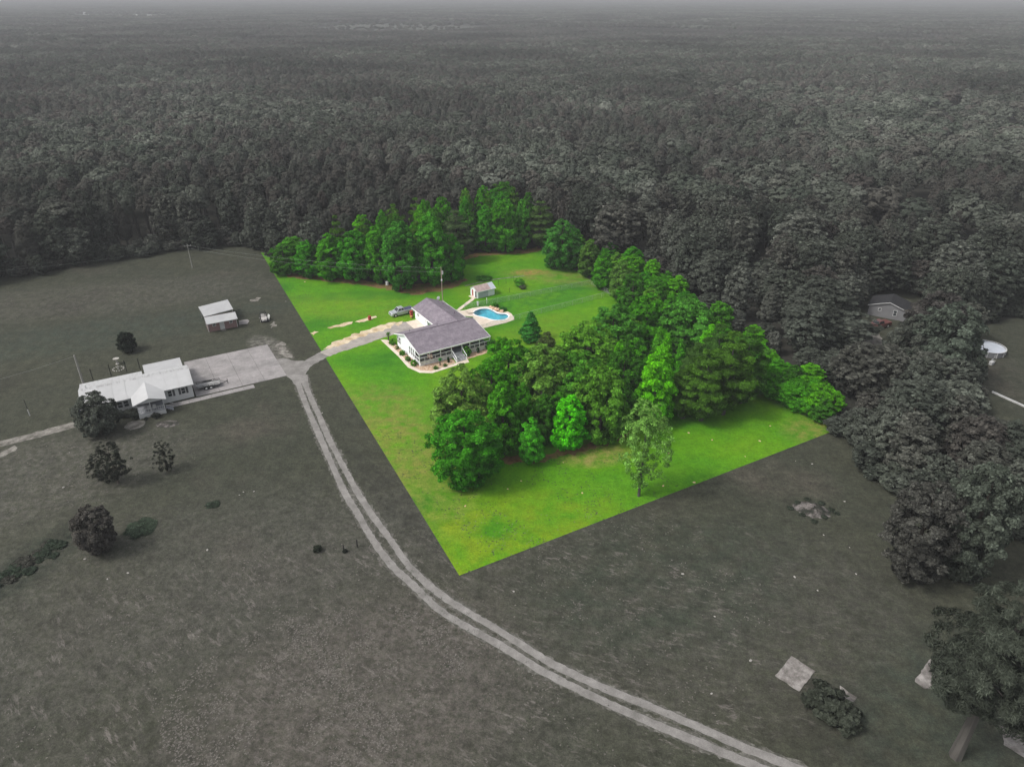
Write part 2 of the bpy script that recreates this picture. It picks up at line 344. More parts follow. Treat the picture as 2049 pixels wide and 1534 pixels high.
M['red_paint'] = nmat('dull_red_car_paint', [(0.10, 0.035, 0.030), (0.13, 0.048, 0.042)], 1.0, rough=0.4, coat=0.3)
M['tan_paint'] = nmat('dusty_tan_paint', [(0.36, 0.34, 0.32), (0.46, 0.44, 0.42)], 2.0, rough=0.6)
M['trailer_deck'] = nmat('silvery_trailer_deck', [(0.24, 0.24, 0.235), (0.36, 0.355, 0.35)], 1.5, fine=7, fine_amt=0.2)
M['rim'] = nmat('wheel_rim', [(0.62, 0.60, 0.56)], rough=0.4)
M['rim_grey'] = nmat('white_wheel_rim', [(0.6, 0.6, 0.58)], rough=0.4)
M['rock'] = nmat('tan_rock', [(0.38, 0.19, 0.10), (0.62, 0.42, 0.28), (0.75, 0.62, 0.48)], 1.2, fine=5, fine_amt=0.25, bump=0.8)
M['rock_pale'] = nmat('pale_stone', [(0.30, 0.285, 0.265), (0.42, 0.40, 0.37)], 2.0, bump=0.6)
M['pool_wall'] = nmat('pool_plaster', [(0.13, 0.50, 0.62), (0.20, 0.60, 0.70)], 0.5, rough=0.6, fine=1.5, fine_amt=0.08)
M['pool_tile'] = nmat('pool_tile_band', [(0.10, 0.20, 0.26), (0.18, 0.30, 0.36)], 4.0, rough=0.3)
M['pool_pale'] = nmat('pale_pool_cover', [(0.42, 0.45, 0.50), (0.50, 0.53, 0.58)], 0.6, fine=2, fine_amt=0.05, rough=0.4)
M['bark'] = nmat('dark_bark', [(0.05, 0.042, 0.035), (0.10, 0.085, 0.07)], 3.0, stretch=(1, 1, 0.15), bump=0.6)
M['bark_pale'] = nmat('pale_bark', [(0.060, 0.056, 0.050), (0.095, 0.088, 0.080)], 3.0, stretch=(1, 1, 0.15), bump=0.6)
M['flag'] = nmat('faded_flag_cloth', [(0.75, 0.30, 0.30), (0.80, 0.62, 0.60)], 6.0, stretch=(0.1, 1, 1))
M['door_red'] = nmat('red_door', [(0.32, 0.05, 0.04), (0.38, 0.07, 0.06)], 2.0)
M['orange'] = nmat('orange_clay', [(0.50, 0.25, 0.08), (0.62, 0.35, 0.12)], 3.0)
M['blue'] = nmat('navy_plastic', [(0.03, 0.03, 0.08)], rough=0.5)
M['weed'] = nmat('dark_weed', [(0.03, 0.045, 0.03), (0.05, 0.065, 0.045)], 1.0)
M['burn'] = nmat('ash_debris', [(0.025, 0.028, 0.021), (0.06, 0.055, 0.049), (0.16, 0.145, 0.137)], 0.9, fine=(3.0, 7.0), fine_amt=0.35, bump=1.0, world=True, contrast=(0.36, 0.6))
# water: tinted clear surface with a sky reflection
wm = bpy.data.materials.new('pool_water'); wm.use_nodes = True; n_ = wm.node_tree.nodes; l_ = wm.node_tree.links; n_.clear()
o_ = n_.new('ShaderNodeOutputMaterial'); t_ = n_.new('ShaderNodeBsdfTransparent'); t_.inputs[0].default_value = (0.66, 0.93, 0.96, 1)
g_ = n_.new('ShaderNodeBsdfGlossy'); g_.inputs['Roughness'].default_value = 0.03; f_ = n_.new('ShaderNodeFresnel'); f_.inputs[0].default_value = 1.33
nz_ = n_.new('ShaderNodeTexNoise'); nz_.inputs['Scale'].default_value = 2.5; bp_ = n_.new('ShaderNodeBump'); bp_.inputs['Strength'].default_value = 0.15; bp_.inputs['Distance'].default_value = 0.05
tc_ = n_.new('ShaderNodeNewGeometry'); l_.new(tc_.outputs['Position'], nz_.inputs['Vector']); l_.new(nz_.outputs['Fac'], bp_.inputs['Height']); l_.new(bp_.outputs[0], g_.inputs['Normal'])
x_ = n_.new('ShaderNodeMixShader'); l_.new(f_.outputs[0], x_.inputs[0]); l_.new(t_.outputs[0], x_.inputs[1]); l_.new(g_.outputs[0], x_.inputs[2]); l_.new(x_.outputs[0], o_.inputs[0])
M['water'] = wm

GREY_BROAD = [(0.043, 0.049, 0.040), (0.074, 0.084, 0.066), (0.053, 0.060, 0.049), (0.107, 0.118, 0.096), (0.064, 0.058, 0.052), (0.084, 0.093, 0.076), (0.050, 0.060, 0.047), (0.125, 0.132, 0.112)]
GREY_PINE = [(0.062, 0.056, 0.050), (0.047, 0.054, 0.045), (0.077, 0.074, 0.066), (0.059, 0.069, 0.055), (0.069, 0.061, 0.055), (0.084, 0.091, 0.076)]
M['leaf_grey'] = leaf_mat('grey_foliage', GREY_BROAD)
M['needle_grey'] = leaf_mat('grey_needles', GREY_PINE, 0.15)
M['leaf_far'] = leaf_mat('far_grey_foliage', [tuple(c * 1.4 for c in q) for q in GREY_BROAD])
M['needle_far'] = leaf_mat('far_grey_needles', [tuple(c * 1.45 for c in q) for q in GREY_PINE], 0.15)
M['leaf_own'] = leaf_mat('green_foliage', [], 0.38, tinted=True)

# ------------------------------------------------------------------ foliage meshes (numpy)
def mesh_np(name, V, F, mats, mi=None, tint=None, smooth=False):
    me = bpy.data.meshes.new(name)
    me.vertices.add(len(V)); me.vertices.foreach_set('co', V.astype(np.float32).ravel())
    k = F.shape[1]
    me.loops.add(F.size); me.loops.foreach_set('vertex_index', F.astype(np.int32).ravel())
    me.polygons.add(len(F)); me.polygons.foreach_set('loop_start', np.arange(0, F.size, k, dtype=np.int32))
    try: me.polygons.foreach_set('loop_total', np.full(len(F), k, dtype=np.int32))
    except Exception: pass
    for m in mats: me.materials.append(m)
    if mi is not None: me.polygons.foreach_set('material_index', mi.astype(np.int32))
    if tint is not None:
        a = me.attributes.new('tint', 'FLOAT', 'FACE'); a.data.foreach_set('value', tint.astype(np.float32))
    me.update(calc_edges=True); me.validate()
    return me
def unit(a): return a / np.maximum(1e-9, np.linalg.norm(a, axis=1, keepdims=True))
PROFILE = {
    'puff':  lambda t: np.clip(np.minimum(1, (t + 0.05) / 0.30), 0, 1) ** 0.7 * np.clip(1.02 - t, 0, 1) ** 0.62 * 1.12,
    'dome':  lambda t: np.clip(np.minimum(1, (t + 0.15) / 0.35), 0, 1) ** 0.6 * np.clip(1.01 - t ** 2.3, 0, 1) ** 0.5,
    'oak':   lambda t: np.sqrt(np.clip(1 - ((t - 0.45) / 0.56) ** 2, 0, 1)),
    'vase':  lambda t: np.clip(np.minimum(1, (t + 0.12) / 0.75), 0, 1) ** 0.9 * np.clip(1.02 - t ** 4, 0, 1) ** 0.5,
    'round': lambda t: np.sqrt(np.clip(1 - ((t - 0.50) / 0.52) ** 2, 0, 1)),
    'egg':   lambda t: np.clip(np.minimum(1, (t + 0.06) / 0.26), 0, 1) ** 0.6 * np.clip(1.01 - t ** 1.8, 0, 1) ** 0.5,
    'cone':  lambda t: np.clip(np.minimum(1, (t + 0.05) / 0.15), 0, 1) ** 0.6 * np.clip(1.02 - t, 0, 1) ** 0.9,
    'pine':  lambda t: np.clip(np.minimum(1, (t + 0.03) / 0.30), 0, 1) ** 0.7 * np.clip(1.02 - t ** 1.5, 0, 1) ** 0.5,
}
def crown_np(seed, kind, Rr, H, z0, leaf, lobe_r, cover=1.7, wild=0.16, narrow=0.6, gaps=0.0, up=0.35, layered=False, calm=False):
    g = np.random.default_rng(seed)
    prof = PROFILE[kind]; Hc = H - z0
    area = 2 * PI * Rr * 0.62 * Hc + PI * Rr * Rr
    nl = max(8, int(area / (PI * lobe_r ** 2) * 1.5))
    t = g.random(nl * 6); keep = g.random(nl * 6) < np.clip(prof(t) + 0.12, 0, 1); t = t[keep][:nl]; nl = len(t)
    if layered: t = np.round(t * 7 + g.normal(0, .12, nl)) / 7; t = np.clip(t, 0.02, 0.99)
    th = g.random(nl) * 2 * PI
    ph = g.random(4) * 6.28
    asym = 1 + wild * (np.sin(th * 2 + ph[0] + t * 3) + 0.8 * np.sin(th * 3 + ph[1] - t * 5) + 0.5 * np.sin(th * 5 + ph[2])) * 0.7
    rad = prof(t) * Rr * asym * g.uniform(0.62, 1.0, nl)
    inner = g.random(nl) < 0.22; rad = np.where(inner, rad * 0.55, rad)
    C = np.stack([rad * np.cos(th), rad * np.sin(th), z0 + t * Hc], 1)
    if gaps: k = g.random(nl) > gaps; C = C[k]; t = t[k]; nl = len(C); inner = inner[k]
    outv = C - np.array([0, 0, z0 + 0.35 * Hc]); outv[:, 2] *= 0.8; outv = unit(outv)
    lr = lobe_r * g.uniform(0.65, 1.35, nl) * np.where(t > 0.85, 0.75, 1)
    per = np.maximum(6, (2 * PI * lr ** 2 * cover / (leaf ** 2 * narrow * 2)).astype(int))
    idx = np.repeat(np.arange(nl), per); n = len(idx)
    d = unit(g.normal(0, 1, (n, 3)) + outv[idx] * 1.0 + np.array([0, 0, up]))
    P = C[idx] + d * (lr[idx] * g.uniform(0.55, 1.12, n))[:, None] * np.array([1, 1, 0.78])
    P[:, 2] = np.maximum(P[:, 2], 0.15)
    cen = P - np.array([0, 0, z0 + 0.25 * Hc]); cen[:, 2] *= 0.9; cen = unit(cen)
    nrm = unit(d * .75 + cen * .75 + np.array([0, 0, .15]) + g.normal(0, 0.48, (n, 3)))
    a = unit(np.cross(nrm, g.normal(0, 1, (n, 3)))); b = np.cross(nrm, a)
    s = leaf * g.uniform(0.6, 1.35, n)
    A = a * s[:, None]; B = b * (s * narrow)[:, None]
    V = np.stack([P - A, P - B, P + A, P + B], 1).reshape(-1, 3)
    F = np.arange(4 * n).reshape(n, 4)
    lt = g.uniform(0.66, 1.32, nl)
    tint = lt[idx] * g.choice([.6, .8, 1.0, 1.25, 1.65], n, p=[.16, .25, .28, .21, .1])
    if calm: tint = g.uniform(.88, 1.12, nl)[idx] * g.uniform(.82, 1.2, n)
    return V, F, tint
def trunk_mb(H, r, z_top, limbs, Rr, seed, lean=0.0):
    g = random.Random(seed); mb = MB()
    pts = [(0, 0, -0.1), (lean * .2, 0, z_top * .35), (lean * .6, g.uniform(-.2, .2), z_top * .7), (lean, 0, z_top)]
    rr = [r * 1.25, r * .85, r * .55, r * .16]
    for i in range(3): mb.tube(pts[i], pts[i + 1], rr[i], rr[i + 1], 7, caps=(i == 0))
    for k in range(limbs):
        t = g.uniform(0.48 if limbs >= 16 else 0.25, 0.85); z = z_top * t; a = g.uniform(0, 2 * PI); ln = Rr * g.uniform(.5, .85) * (1.15 - t * .7)
        p = Vector((lean * t * t, 0, z)); q = p + Vector((math.cos(a) * ln, math.sin(a) * ln, ln * g.uniform(.25, .7)))
        mb.tube(p, q, r * .4 * (1.1 - t), r * .08, 5, caps=False)
    return mb

# prototypes: (kind, base radius, base height, leaf size ...)
def make_proto(name, seed, kind, Rr, H, z0, leaf, lobe, mat, **kw):
    V, F, t = crown_np(seed, kind, Rr, H, z0, leaf, lobe, **kw)
    return mesh_np(name, V, F, [mat], tint=t)
TRUNK = {}
def trunk_mesh(kind, Rr, H, seed, mat, limbs=5, lean=0.0, r=None):
    mb = trunk_mb(H, r or (0.16 + H * 0.012), H * 0.86, limbs, Rr, seed, lean)
    me = bpy.data.meshes.new('trunk'); me.from_pydata(mb.v, [], mb.f); me.materials.append(mat); me.update(); return me

# ------------------------------------------------------------------ the ground
rng = np.random.default_rng(7)
def sheet(name, pts, z, mat, parent=None, kind='structure', jag=0.0, step=1.0, seed=0, thick=0.0):
    """plan polygon laid at height z, its outline roughened by jag metres"""
    g = random.Random(seed); out = []
    n = len(pts)
    for i in range(n):
        a, b = pts[i], pts[(i + 1) % n]; L_ = math.hypot(b[0] - a[0], b[1] - a[1]); k = max(1, int(L_ / step)) if jag else 1
        nx, ny = -(b[1] - a[1]) / max(L_, 1e-6), (b[0] - a[0]) / max(L_, 1e-6)
        for j in range(k):
            t = j / k; q = g.uniform(-jag, jag)
            out.append((a[0] + (b[0] - a[0]) * t + nx * q, a[1] + (b[1] - a[1]) * t + ny * q))
    mb = MB()
    if thick: mb.prism(out, z - thick, z)
    else: mb.poly([(p[0], p[1], z) for p in out])
    o = mb.build(name, mat, parent)
    if kind and parent is None: o['kind'] = kind
    return o
def GP(lst, h=0): return [G(x, y, h) for x, y in lst]

gb = MB(); BIG = 25000
gb.poly([(-BIG, -400, 0), (BIG, -400, 0), (BIG, BIG, 0), (-BIG, BIG, 0)])
ground = gb.build('ground', M['forest_floor']); ground['kind'] = 'structure'

LOT = GP([(522, 505), (1049, 391), (1715, 843), (919, 1151)])
OPEN_PX = [(-1100, 760), (-350, 640), (0, 562), (60, 556), (130, 541), (220, 523), (330, 508), (420, 498), (500, 494), (545, 520), (575, 548), (640, 556), (720, 562), (800, 578), (880, 570), (928, 556),
           (925, 512), (1000, 504), (1090, 494), (1105, 532), (1150, 540), (1190, 562), (1218, 592), (1240, 618), (1300, 690), (1400, 745), (1500, 772), (1560, 802), (1610, 838), (1655, 866), (1700, 932), (1745, 985),
           (1800, 1000), (1850, 1012), (1900, 1062), (2049, 1078), (2500, 1150), (3200, 1500), (3600, 2300), (1024, 2600), (-1500, 2300)]
OPEN = GP(OPEN_PX)
def grow(pts, d_):
    m_ = len(pts); ar = sum(pts[i][0] * pts[(i + 1) % m_][1] - pts[(i + 1) % m_][0] * pts[i][1] for i in range(m_)); sg = 1 if ar > 0 else -1; out = []
    for i in range(m_):
        a, b = pts[i - 1], pts[(i + 1) % m_]; dx, dy = b[0] - a[0], b[1] - a[1]; l = math.hypot(dx, dy); out.append((pts[i][0] + sg * dy / l * d_, pts[i][1] - sg * dx / l * d_))
    return out
sheet('pasture', grow(OPEN, 3.6), 0.004, M['pasture'], jag=0.6, step=3, seed=3)
# the lawn of the lot, cut where the trees begin
LAWN = GP([(522, 505), (560, 512), (580, 548), (640, 556), (720, 562), (800, 578), (880, 570), (928, 556), (925, 512), (1000, 504), (1090, 494), (1105, 532), (1150, 540), (1190, 562), (1218, 592), (1240, 618), (1320, 690), (1400, 745), (1500, 772), (1560, 802), (1610, 838), (1655, 862), (1655, 866), (919, 1151)])
LAWN = LAWN[:-11] + GP([(1225, 588), (1250, 605), (1340, 672), (1420, 730), (1510, 756), (1575, 790), (1625, 822), (1680, 852), (1670, 861)]) + [LAWN[-1]]
sheet('lawn', LAWN, 0.008, M['lawn'])
# clearings
R_CLEAR = GP([(1685, 705), (1700, 640), (1725, 600), (1810, 575), (1850, 600), (1850, 700), (1830, 768), (1690, 762)])
R_LAWN = GP([(1945, 665), (1990, 648), (2300, 560), (2700, 800), (2400, 1000), (2049, 950), (1990, 900), (1945, 830)])
sheet('side_lawn', R_LAWN, 0.006, M['pasture'], jag=0.5, step=3, seed=5)
sheet('dirt_yard', R_CLEAR, 0.006, M['pasture'], jag=0.5, step=3, seed=6)
sheet('dirt_driveway', GP([(1690, 664), (1722, 650), (1760, 668), (1770, 690), (1740, 694), (1700, 684)]), 0.010, M['sand_grey'], jag=0.3, seed=8)
FARF = [GP([(610, 57), (660, 52), (800, 47), (900, 50), (990, 56), (985, 64), (900, 72), (700, 74), (620, 68)])]
sheet('far_meadow', FARF[0], 0.006, M['far_field'], jag=30, step=40, seed=2)
FARB = GP([(140, 30), (370, 27), (380, 42), (130, 42)])
sheet('far_meadow', FARB, 0.006, M['far_field'], jag=14, step=40, seed=3)
# bare soil along the tree line of the lot
sheet('bare_soil', GP([(555, 538), (600, 548), (700, 556), (800, 572), (870, 566), (925, 553), (935, 560), (905, 578), (830, 590), (740, 572), (650, 563), (570, 553)]), 0.012, M['soil_red'], jag=0.7, step=0.9, seed=1)
sheet('bare_soil', GP([(925, 510), (1000, 502), (1060, 498), (1088, 490), (1092, 500), (1050, 507), (960, 512), (928, 520)]), 0.012, M['soil_red'], jag=0.5, step=0.9, seed=2)
sheet('bare_soil', GP([(985, 905), (1040, 912), (1100, 905), (1170, 892), (1235, 868), (1262, 852), (1250, 878), (1190, 898), (1130, 912), (1080, 926), (1030, 928), (985, 925)]), 0.012, M['soil_red'], jag=0.6, step=0.7, seed=4)

def ribbon(name, cpts, width, z, mat, jag=0.12, step=0.6, seed=0, parent=None):
    """irregular-edged strip along a centre line"""
    g = random.Random(seed); P = [Vector((*p, 0)) for p in cpts]; dense = []
    for i in range(len(P) - 1):     # catmull-rom
        p0 = P[max(i - 1, 0)]; p1 = P[i]; p2 = P[i + 1]; p3 = P[min(i + 2, len(P) - 1)]
        k = max(2, int((p2 - p1).length / step))
        for j in range(k):
            t = j / k; dense.append(0.5 * ((2 * p1) + (p2 - p0) * t + (2 * p0 - 5 * p1 + 4 * p2 - p3) * t * t + (3 * p1 - p0 - 3 * p2 + p3) * t ** 3))
    dense.append(P[-1]); mb = MB(); n = len(dense)
    for i, p in enumerate(dense):
        d = (dense[min(i + 1, n - 1)] - dense[max(i - 1, 0)]).normalized(); nn = Vector((-d.y, d.x, 0))
        wv = width(i / (n - 1)) if callable(width) else width
        mb.v += [tuple(p + nn * (wv / 2 + g.uniform(-jag, jag)) + Vector((0, 0, z))), tuple(p - nn * (wv / 2 + g.uniform(-jag, jag)) + Vector((0, 0, z)))]
    for i in range(n - 1): mb.f.append((2 * i + 1, 2 * i + 3, 2 * i + 2, 2 * i)); mb.m.append(0)
    o = mb.build(name, mat, parent)
    if parent is None: o['kind'] = 'structure'
    return o
LT = [(593, 752), (597, 768), (610, 804), (628, 846), (649, 894), (670, 942), (691, 987), (718, 1032), (745, 1078), (780, 1126), (824, 1168), (890, 1227), (1000, 1290), (1100, 1350), (1200, 1399), (1307, 1447), (1400, 1485), (1483, 1520), (1600, 1565), (1900, 1685)]
RT = [(610, 750), (612, 768), (619, 789), (637, 828), (652, 864), (670, 900), (690, 939), (710, 975), (732, 1011), (756, 1046), (786, 1086), (824, 1138), (890, 1195), (1000, 1262), (1100, 1324), (1200, 1372), (1307, 1415), (1400, 1455), (1483, 1492), (1614, 1544), (1950, 1680)]
ribbon('lane_verge', GP(LT), lambda t: 1.55 + .2 * math.sin(t * 41) + .15 * math.sin(t * 97), 0.012, M['verge'], 0.24, step=.35, seed=5)
ribbon('lane_verge', GP(RT), lambda t: 1.5 + .2 * math.sin(t * 37) + .15 * math.sin(t * 83), 0.0125, M['verge'], 0.24, step=.35, seed=6)
ribbon('gravel_lane', GP(LT), lambda t: .98 + .06 * math.sin(t * 41), 0.016, M['gravel'], 0.07, step=.5, seed=1)
ribbon('gravel_lane', GP(RT), lambda t: .96 + .06 * math.sin(t * 37 + 1), 0.016, M['gravel'], 0.07, step=.5, seed=2)
sheet('gravel_junction', GP([(550, 720), (565, 716), (590, 722), (612, 722), (640, 706), (652, 702), (640, 716), (622, 732), (612, 748), (616, 775), (608, 778), (604, 765), (598, 772), (590, 770), (580, 757), (571, 750)]), 0.018, M['gravel'], jag=0.1, step=0.8, seed=9)
ribbon('driveway', GP([(585, 744), (612, 729), (649, 708)]), 2.9, 0.0205, M['gravel'], 0.15, seed=8)
ribbon('driveway', GP([(649, 709), (672, 699), (700, 690), (760, 668), (800, 655), (850, 648)]), lambda t: 3.2 + 2.2 * t, 0.022, M['gravel_in'], 0.15, seed=3)
sheet('sand_verge', GP([(647, 699), (665, 686), (700, 672), (740, 658), (770, 648), (795, 645), (790, 652), (765, 662), (740, 668), (700, 684), (662, 697)]), 0.026, M['sand'], jag=0.5, step=0.7, seed=10)
for i, pl in enumerate(([(655, 656), (672, 651), (690, 646), (708, 643), (700, 650), (680, 654), (662, 657)], [(709, 644), (730, 637), (752, 632), (755, 635), (740, 641), (718, 646)], [(622, 667), (630, 662), (636, 664), (628, 671)], [(792, 650), (800, 643), (806, 642), (804, 648), (797, 653)])):
    sheet('sand_patch', GP(pl), 0.03, M['sand'], jag=0.25, step=0.6, seed=20 + i)
for i, pl in enumerate(([(500, 600), (518, 594), (524, 596), (510, 603)], [(538, 648), (548, 643), (556, 650), (545, 656)], [(0, 903), (25, 893), (35, 896), (20, 908), (0, 916)], [(552, 690), (566, 683), (575, 705), (590, 716), (575, 716), (560, 705)])):
    sheet('pale_dirt_patch', GP(pl), 0.012, M['sand_grey'], jag=0.5, step=0.6, seed=30 + i)
ribbon('gravel_track', GP([(-200, 940), (0, 888), (80, 868), (168, 843)]), 2.2, 0.012, M['sand_grey'], 0.2, seed=13)
ribbon('dirt_track', GP([(930, 572), (985, 560), (1050, 552)]), 0.5, 0.014, M['sand_grey'], 0.1, seed=14)
burn = MB()
gg = random.Random(5); cx, cy = G(1625, 1018)
# ------------------------------------------------------------------ neighbour's concrete yard
FA = R(29.84); FO = (-74.94, 106.03)
def F4(u, v): return (FO[0] + u * math.cos(FA) - v * math.sin(FA), FO[1] + u * math.sin(FA) + v * math.cos(FA))
yard = thing('concrete_yard', 'large pale concrete parking pad beside the long white house', 'concrete pad', (*F4(0, 0), 0), FA)
for i in range(4):
    for j in range(3):
        u0 = 18.5 + i * 4.2; v0 = 0.1 + j * 5.45
        MB().box(u0 + 0.02, u0 + 4.18, v0 + 0.02, v0 + 5.43, -0.05, 0.06).build('slab', M['concrete_grey'], yard)
fw = thing('front_walk', 'narrow concrete walk along the front of the long white house', 'path', (*F4(0, 0), 0), FA)
for i in range(8):
    MB().box(13.2 + i * 1.95, 15.12 + i * 1.95, -1.75, -0.35, -0.05, 0.05).build('slab', M['concrete_grey'], fw)

# ------------------------------------------------------------------ helpers for buildings (local frame u = x, v = y)
def window(parent, face, u0, u1, z0, z1, plane, frame=M['white'], glass=M['glass_dark'], shutters=None, bars=1, out=-1):
    """face 'y': wall facing -y or +y at y = plane; face 'x': wall at x = plane"""
    t = 0.09
    def bx(a0, a1, b0, b1, d0, d1, mat, name, par):
        mb = MB(); lo, hi = sorted((plane + out * d0, plane + out * d1))
        if face == 'y': mb.box(a0, a1, lo, hi, b0, b1)
        else: mb.box(lo, hi, a0, a1, b0, b1)
        return mb.build(name, mat, par)
    fr = MB(); lo, hi = sorted((plane + out * 0.003, plane + out * 0.07))
    segs = [(u0, u1, z0, z0 + t), (u0, u1, z1 - t, z1), (u0, u0 + t, z0 + t, z1 - t), (u1 - t, u1, z0 + t, z1 - t), (u0 + t, u1 - t, (z0 + z1) / 2 - .03, (z0 + z1) / 2 + .03)]
    for a0, a1, b0, b1 in segs:
        if face == 'y': fr.box(a0, a1, lo, hi, b0, b1)
        else: fr.box(lo, hi, a0, a1, b0, b1)
    f = fr.build('window', frame, parent)
    bx(u0 + t, u1 - t, z0 + t, z1 - t, 0.002, 0.03, glass, 'pane', f)
    if shutters:
        bx(u0 - .42, u0 - .04, z0, z1, 0.003, 0.05, shutters, 'shutter', parent)
        bx(u1 + .04, u1 + .42, z0, z1, 0.003, 0.05, shutters, 'shutter', parent)
    return f

# ------------------------------------------------------------------ MAIN HOUSE
HA = R(31.87); HO = (-18.56, 127.28)
def HF(u, v): return (HO[0] + u * math.cos(HA) - v * math.sin(HA), HO[1] + u * math.sin(HA) + v * math.cos(HA))
house = thing('house', 'white house with purple-grey shingle roof and long screened front porch', 'house', (*HO, 0), HA)
U0, U1, E, RV, RH, BV = 0.0, 16.5, 2.9, 6.66, 4.75, 11.92
# walls
wb = MB()
wb.poly([(0.3, 2.5, 0), (0.3, 11.6, 0), (0.3, 11.6, E + .06), (0.3, RV, RH - .14), (0.3, 2.5, E + .65)])
wb.poly([(16.2, 2.5, 0), (16.2, 2.5, E + .65), (16.2, RV, RH - .14), (16.2, 11.6, E + .06), (16.2, 11.6, 0)])
wb.poly([(0.3, 11.6, 0), (16.2, 11.6, 0), (16.2, 11.6, E + .06), (0.3, 11.6, E + .06)])
wb.build('wall', M['wall_white'], house)
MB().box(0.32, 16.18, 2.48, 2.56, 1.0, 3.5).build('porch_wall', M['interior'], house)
MB().box(0.3, 16.2, 0.35, 2.46, 0.0, 1.0).build('foundation', M['stone_white'], house)
MB().box(0.28, 16.22, 0.3, 2.46, 1.003, 1.06).build('porch_floor', M['deck_grey'], house)
# roofs
rf = MB()
rf.slab([(U0, 0, E), (U1, 0, E), (U1 - .45, RV, RH), (U0 - .1, RV, RH)], 0.12)
rf.slab([(U0 - .1, RV + .002, RH), (U1 - .45, RV + .002, RH), (U1, BV, E), (U0 - .15, BV, E)], 0.12)
roof = rf.build('roof', M['shingle'], house)
MB().tube((U0 - .1, RV, RH + .02), (U1 - .45, RV, RH + .02), 0.09, n=6).build('ridge_cap', M['ridge'], roof)
MB().box(U0 - .02, U1 + .02, -0.07, -0.003, E - .26, E + .01).build('fascia', M['white'], roof)
for p0, p1 in (((-.04, 0, E - .07), (-.14, RV, RH - .07)), ((-.14, RV, RH - .07), (-.19, BV, E - .07)), ((U1 + .04, 0, E - .07), (U1 - .41, RV, RH - .07)), ((U1 - .41, RV, RH - .07), (U1 + .04, BV, E - .07))):
    MB().slab([(p0[0] - .03, p0[1], p0[2] + .06), (p0[0] + .03, p0[1], p0[2] + .06), (p1[0] + .03, p1[1], p1[2] + .06), (p1[0] - .03, p1[1], p1[2] + .06)], 0.18).build('rake_board', M['white'], roof)
for u, v, z in ((2.2, 9.0, 3.95), (8.2, 8.2, 4.2)):
    MB().tube((u, v, z - .1), (u, v, z + .55), 0.06, n=8).build('vent_pipe', M['ridge'], roof)
# porch frame
posts = [0.08, 2.39, 4.8, 7.3, 9.75, 11.6, 13.9, 16.42]
def vpost(u, v, z0=1.06, z1=E - .26, wd=.13): return MB().box(u - wd / 2, u + wd / 2, v - wd / 2, v + wd / 2, z0, z1).build('porch_post', M['white'], house)
for u in posts: vpost(u, 0.12, 1.0 if u > .2 else 0.9)
vpost(0.2, 2.3)
for i in range(7):
    a, b = posts[i] + .07, posts[i + 1] - .07
    if i == 3: continue
    MB().box(a, b, 0.08, 0.16, 1.82, 1.92).build('porch_rail', M['white'], house)
    MB().box(a, b, 0.08, 0.16, 1.02, 1.12).build('porch_rail', M['white'], house)
    m_ = (a + b) / 2
    MB().box(m_ - .04, m_ + .04, 0.09, 0.15, 1.12, 1.82).build('baluster', M['white'], house)
    for c, d in ((a, m_ - .04), (m_ + .04, b)):
        MB().box(c, d, 0.11, 0.125, 1.12, 1.82).build('screen_panel', M['screen'], house)
for z in (1.02, 1.82): MB().box(0.05, 0.13, 0.2, 2.4, z, z + .1).build('porch_rail', M['white'], house)
MB().box(0.08, 0.095, 0.2, 2.4, 1.12, 1.82).build('screen_panel', M['screen'], house)
for v in (1.3,): MB().box(0.05, 0.13, v - .04, v + .04, 1.12, 1.82).build('baluster', M['white'], house)
MB().box(8.0, 9.1, 2.42, 2.475, 1.06, 3.1).build('front_door', M['door_red'], house)
for u in (1.5, 3.2, 5.6, 11.2, 13.4, 15.2): window(house, 'y', u, u + .95, 1.5, 2.7, 2.475, frame=M['stone_white'])
# porch furniture
def chair(name, label, loc, rz, mat, group=None):
    t = thing(name, label, 'chair', loc, rz, group)
    MB().box(-.27, .27, -.27, .27, .40, .46).build('seat', mat, t)
    mb = MB(); mb.slab([(-.27, .24, .95), (.27, .24, .95), (.27, .28, .95), (-.27, .28, .95)], .5); mb.build('backrest', mat, t)
    for s in (-1, 1):
        for q in (-1, 1): MB().box(s * .25 - .03, s * .25 + .03, q * .24 - .03, q * .24 + .03, 0, .40).build('leg', mat, t)
        MB().box(s * .27 - .03, s * .27 + .03, -.27, .24, .64, .68).build('armrest', mat, t)
    return t
chair('porch_chair', 'brown chair on the screened porch, left of the steps', (*HF(5.9, 1.5), 1.06), HA, M['wood_pole'])
chair('porch_chair', 'brown chair on the screened porch, right of the steps', (*HF(12.6, 1.5), 1.06), HA, M['wood_pole'])
fl = thing('flag', 'faded red and white flag hung at the porch corner', 'flag', (*HF(1.75, -0.12), 0), HA)
f = MB(); n = 10
for i in range(n):
    x0, x1 = i * .11, (i + 1) * .11; y0, y1 = .06 * math.sin(i * 1.1), .06 * math.sin((i + 1) * 1.1); d0, d1 = .03 * i, .03 * (i + 1)
    for k in range(7):
        z0 = 1.75 + k * .11; f.poly([(x0, y0, z0 - d0), (x1, y1, z0 - d1), (x1, y1, z0 + .11 - d1), (x0, y0, z0 + .11 - d0)], M['white'] if k % 2 else M['door_red'])
f.build('cloth', None, fl)
MB().tube((0, 0.12, 1.55), (-.02, -0.02, 2.62), .02, n=6).build('staff', M['white'], fl)
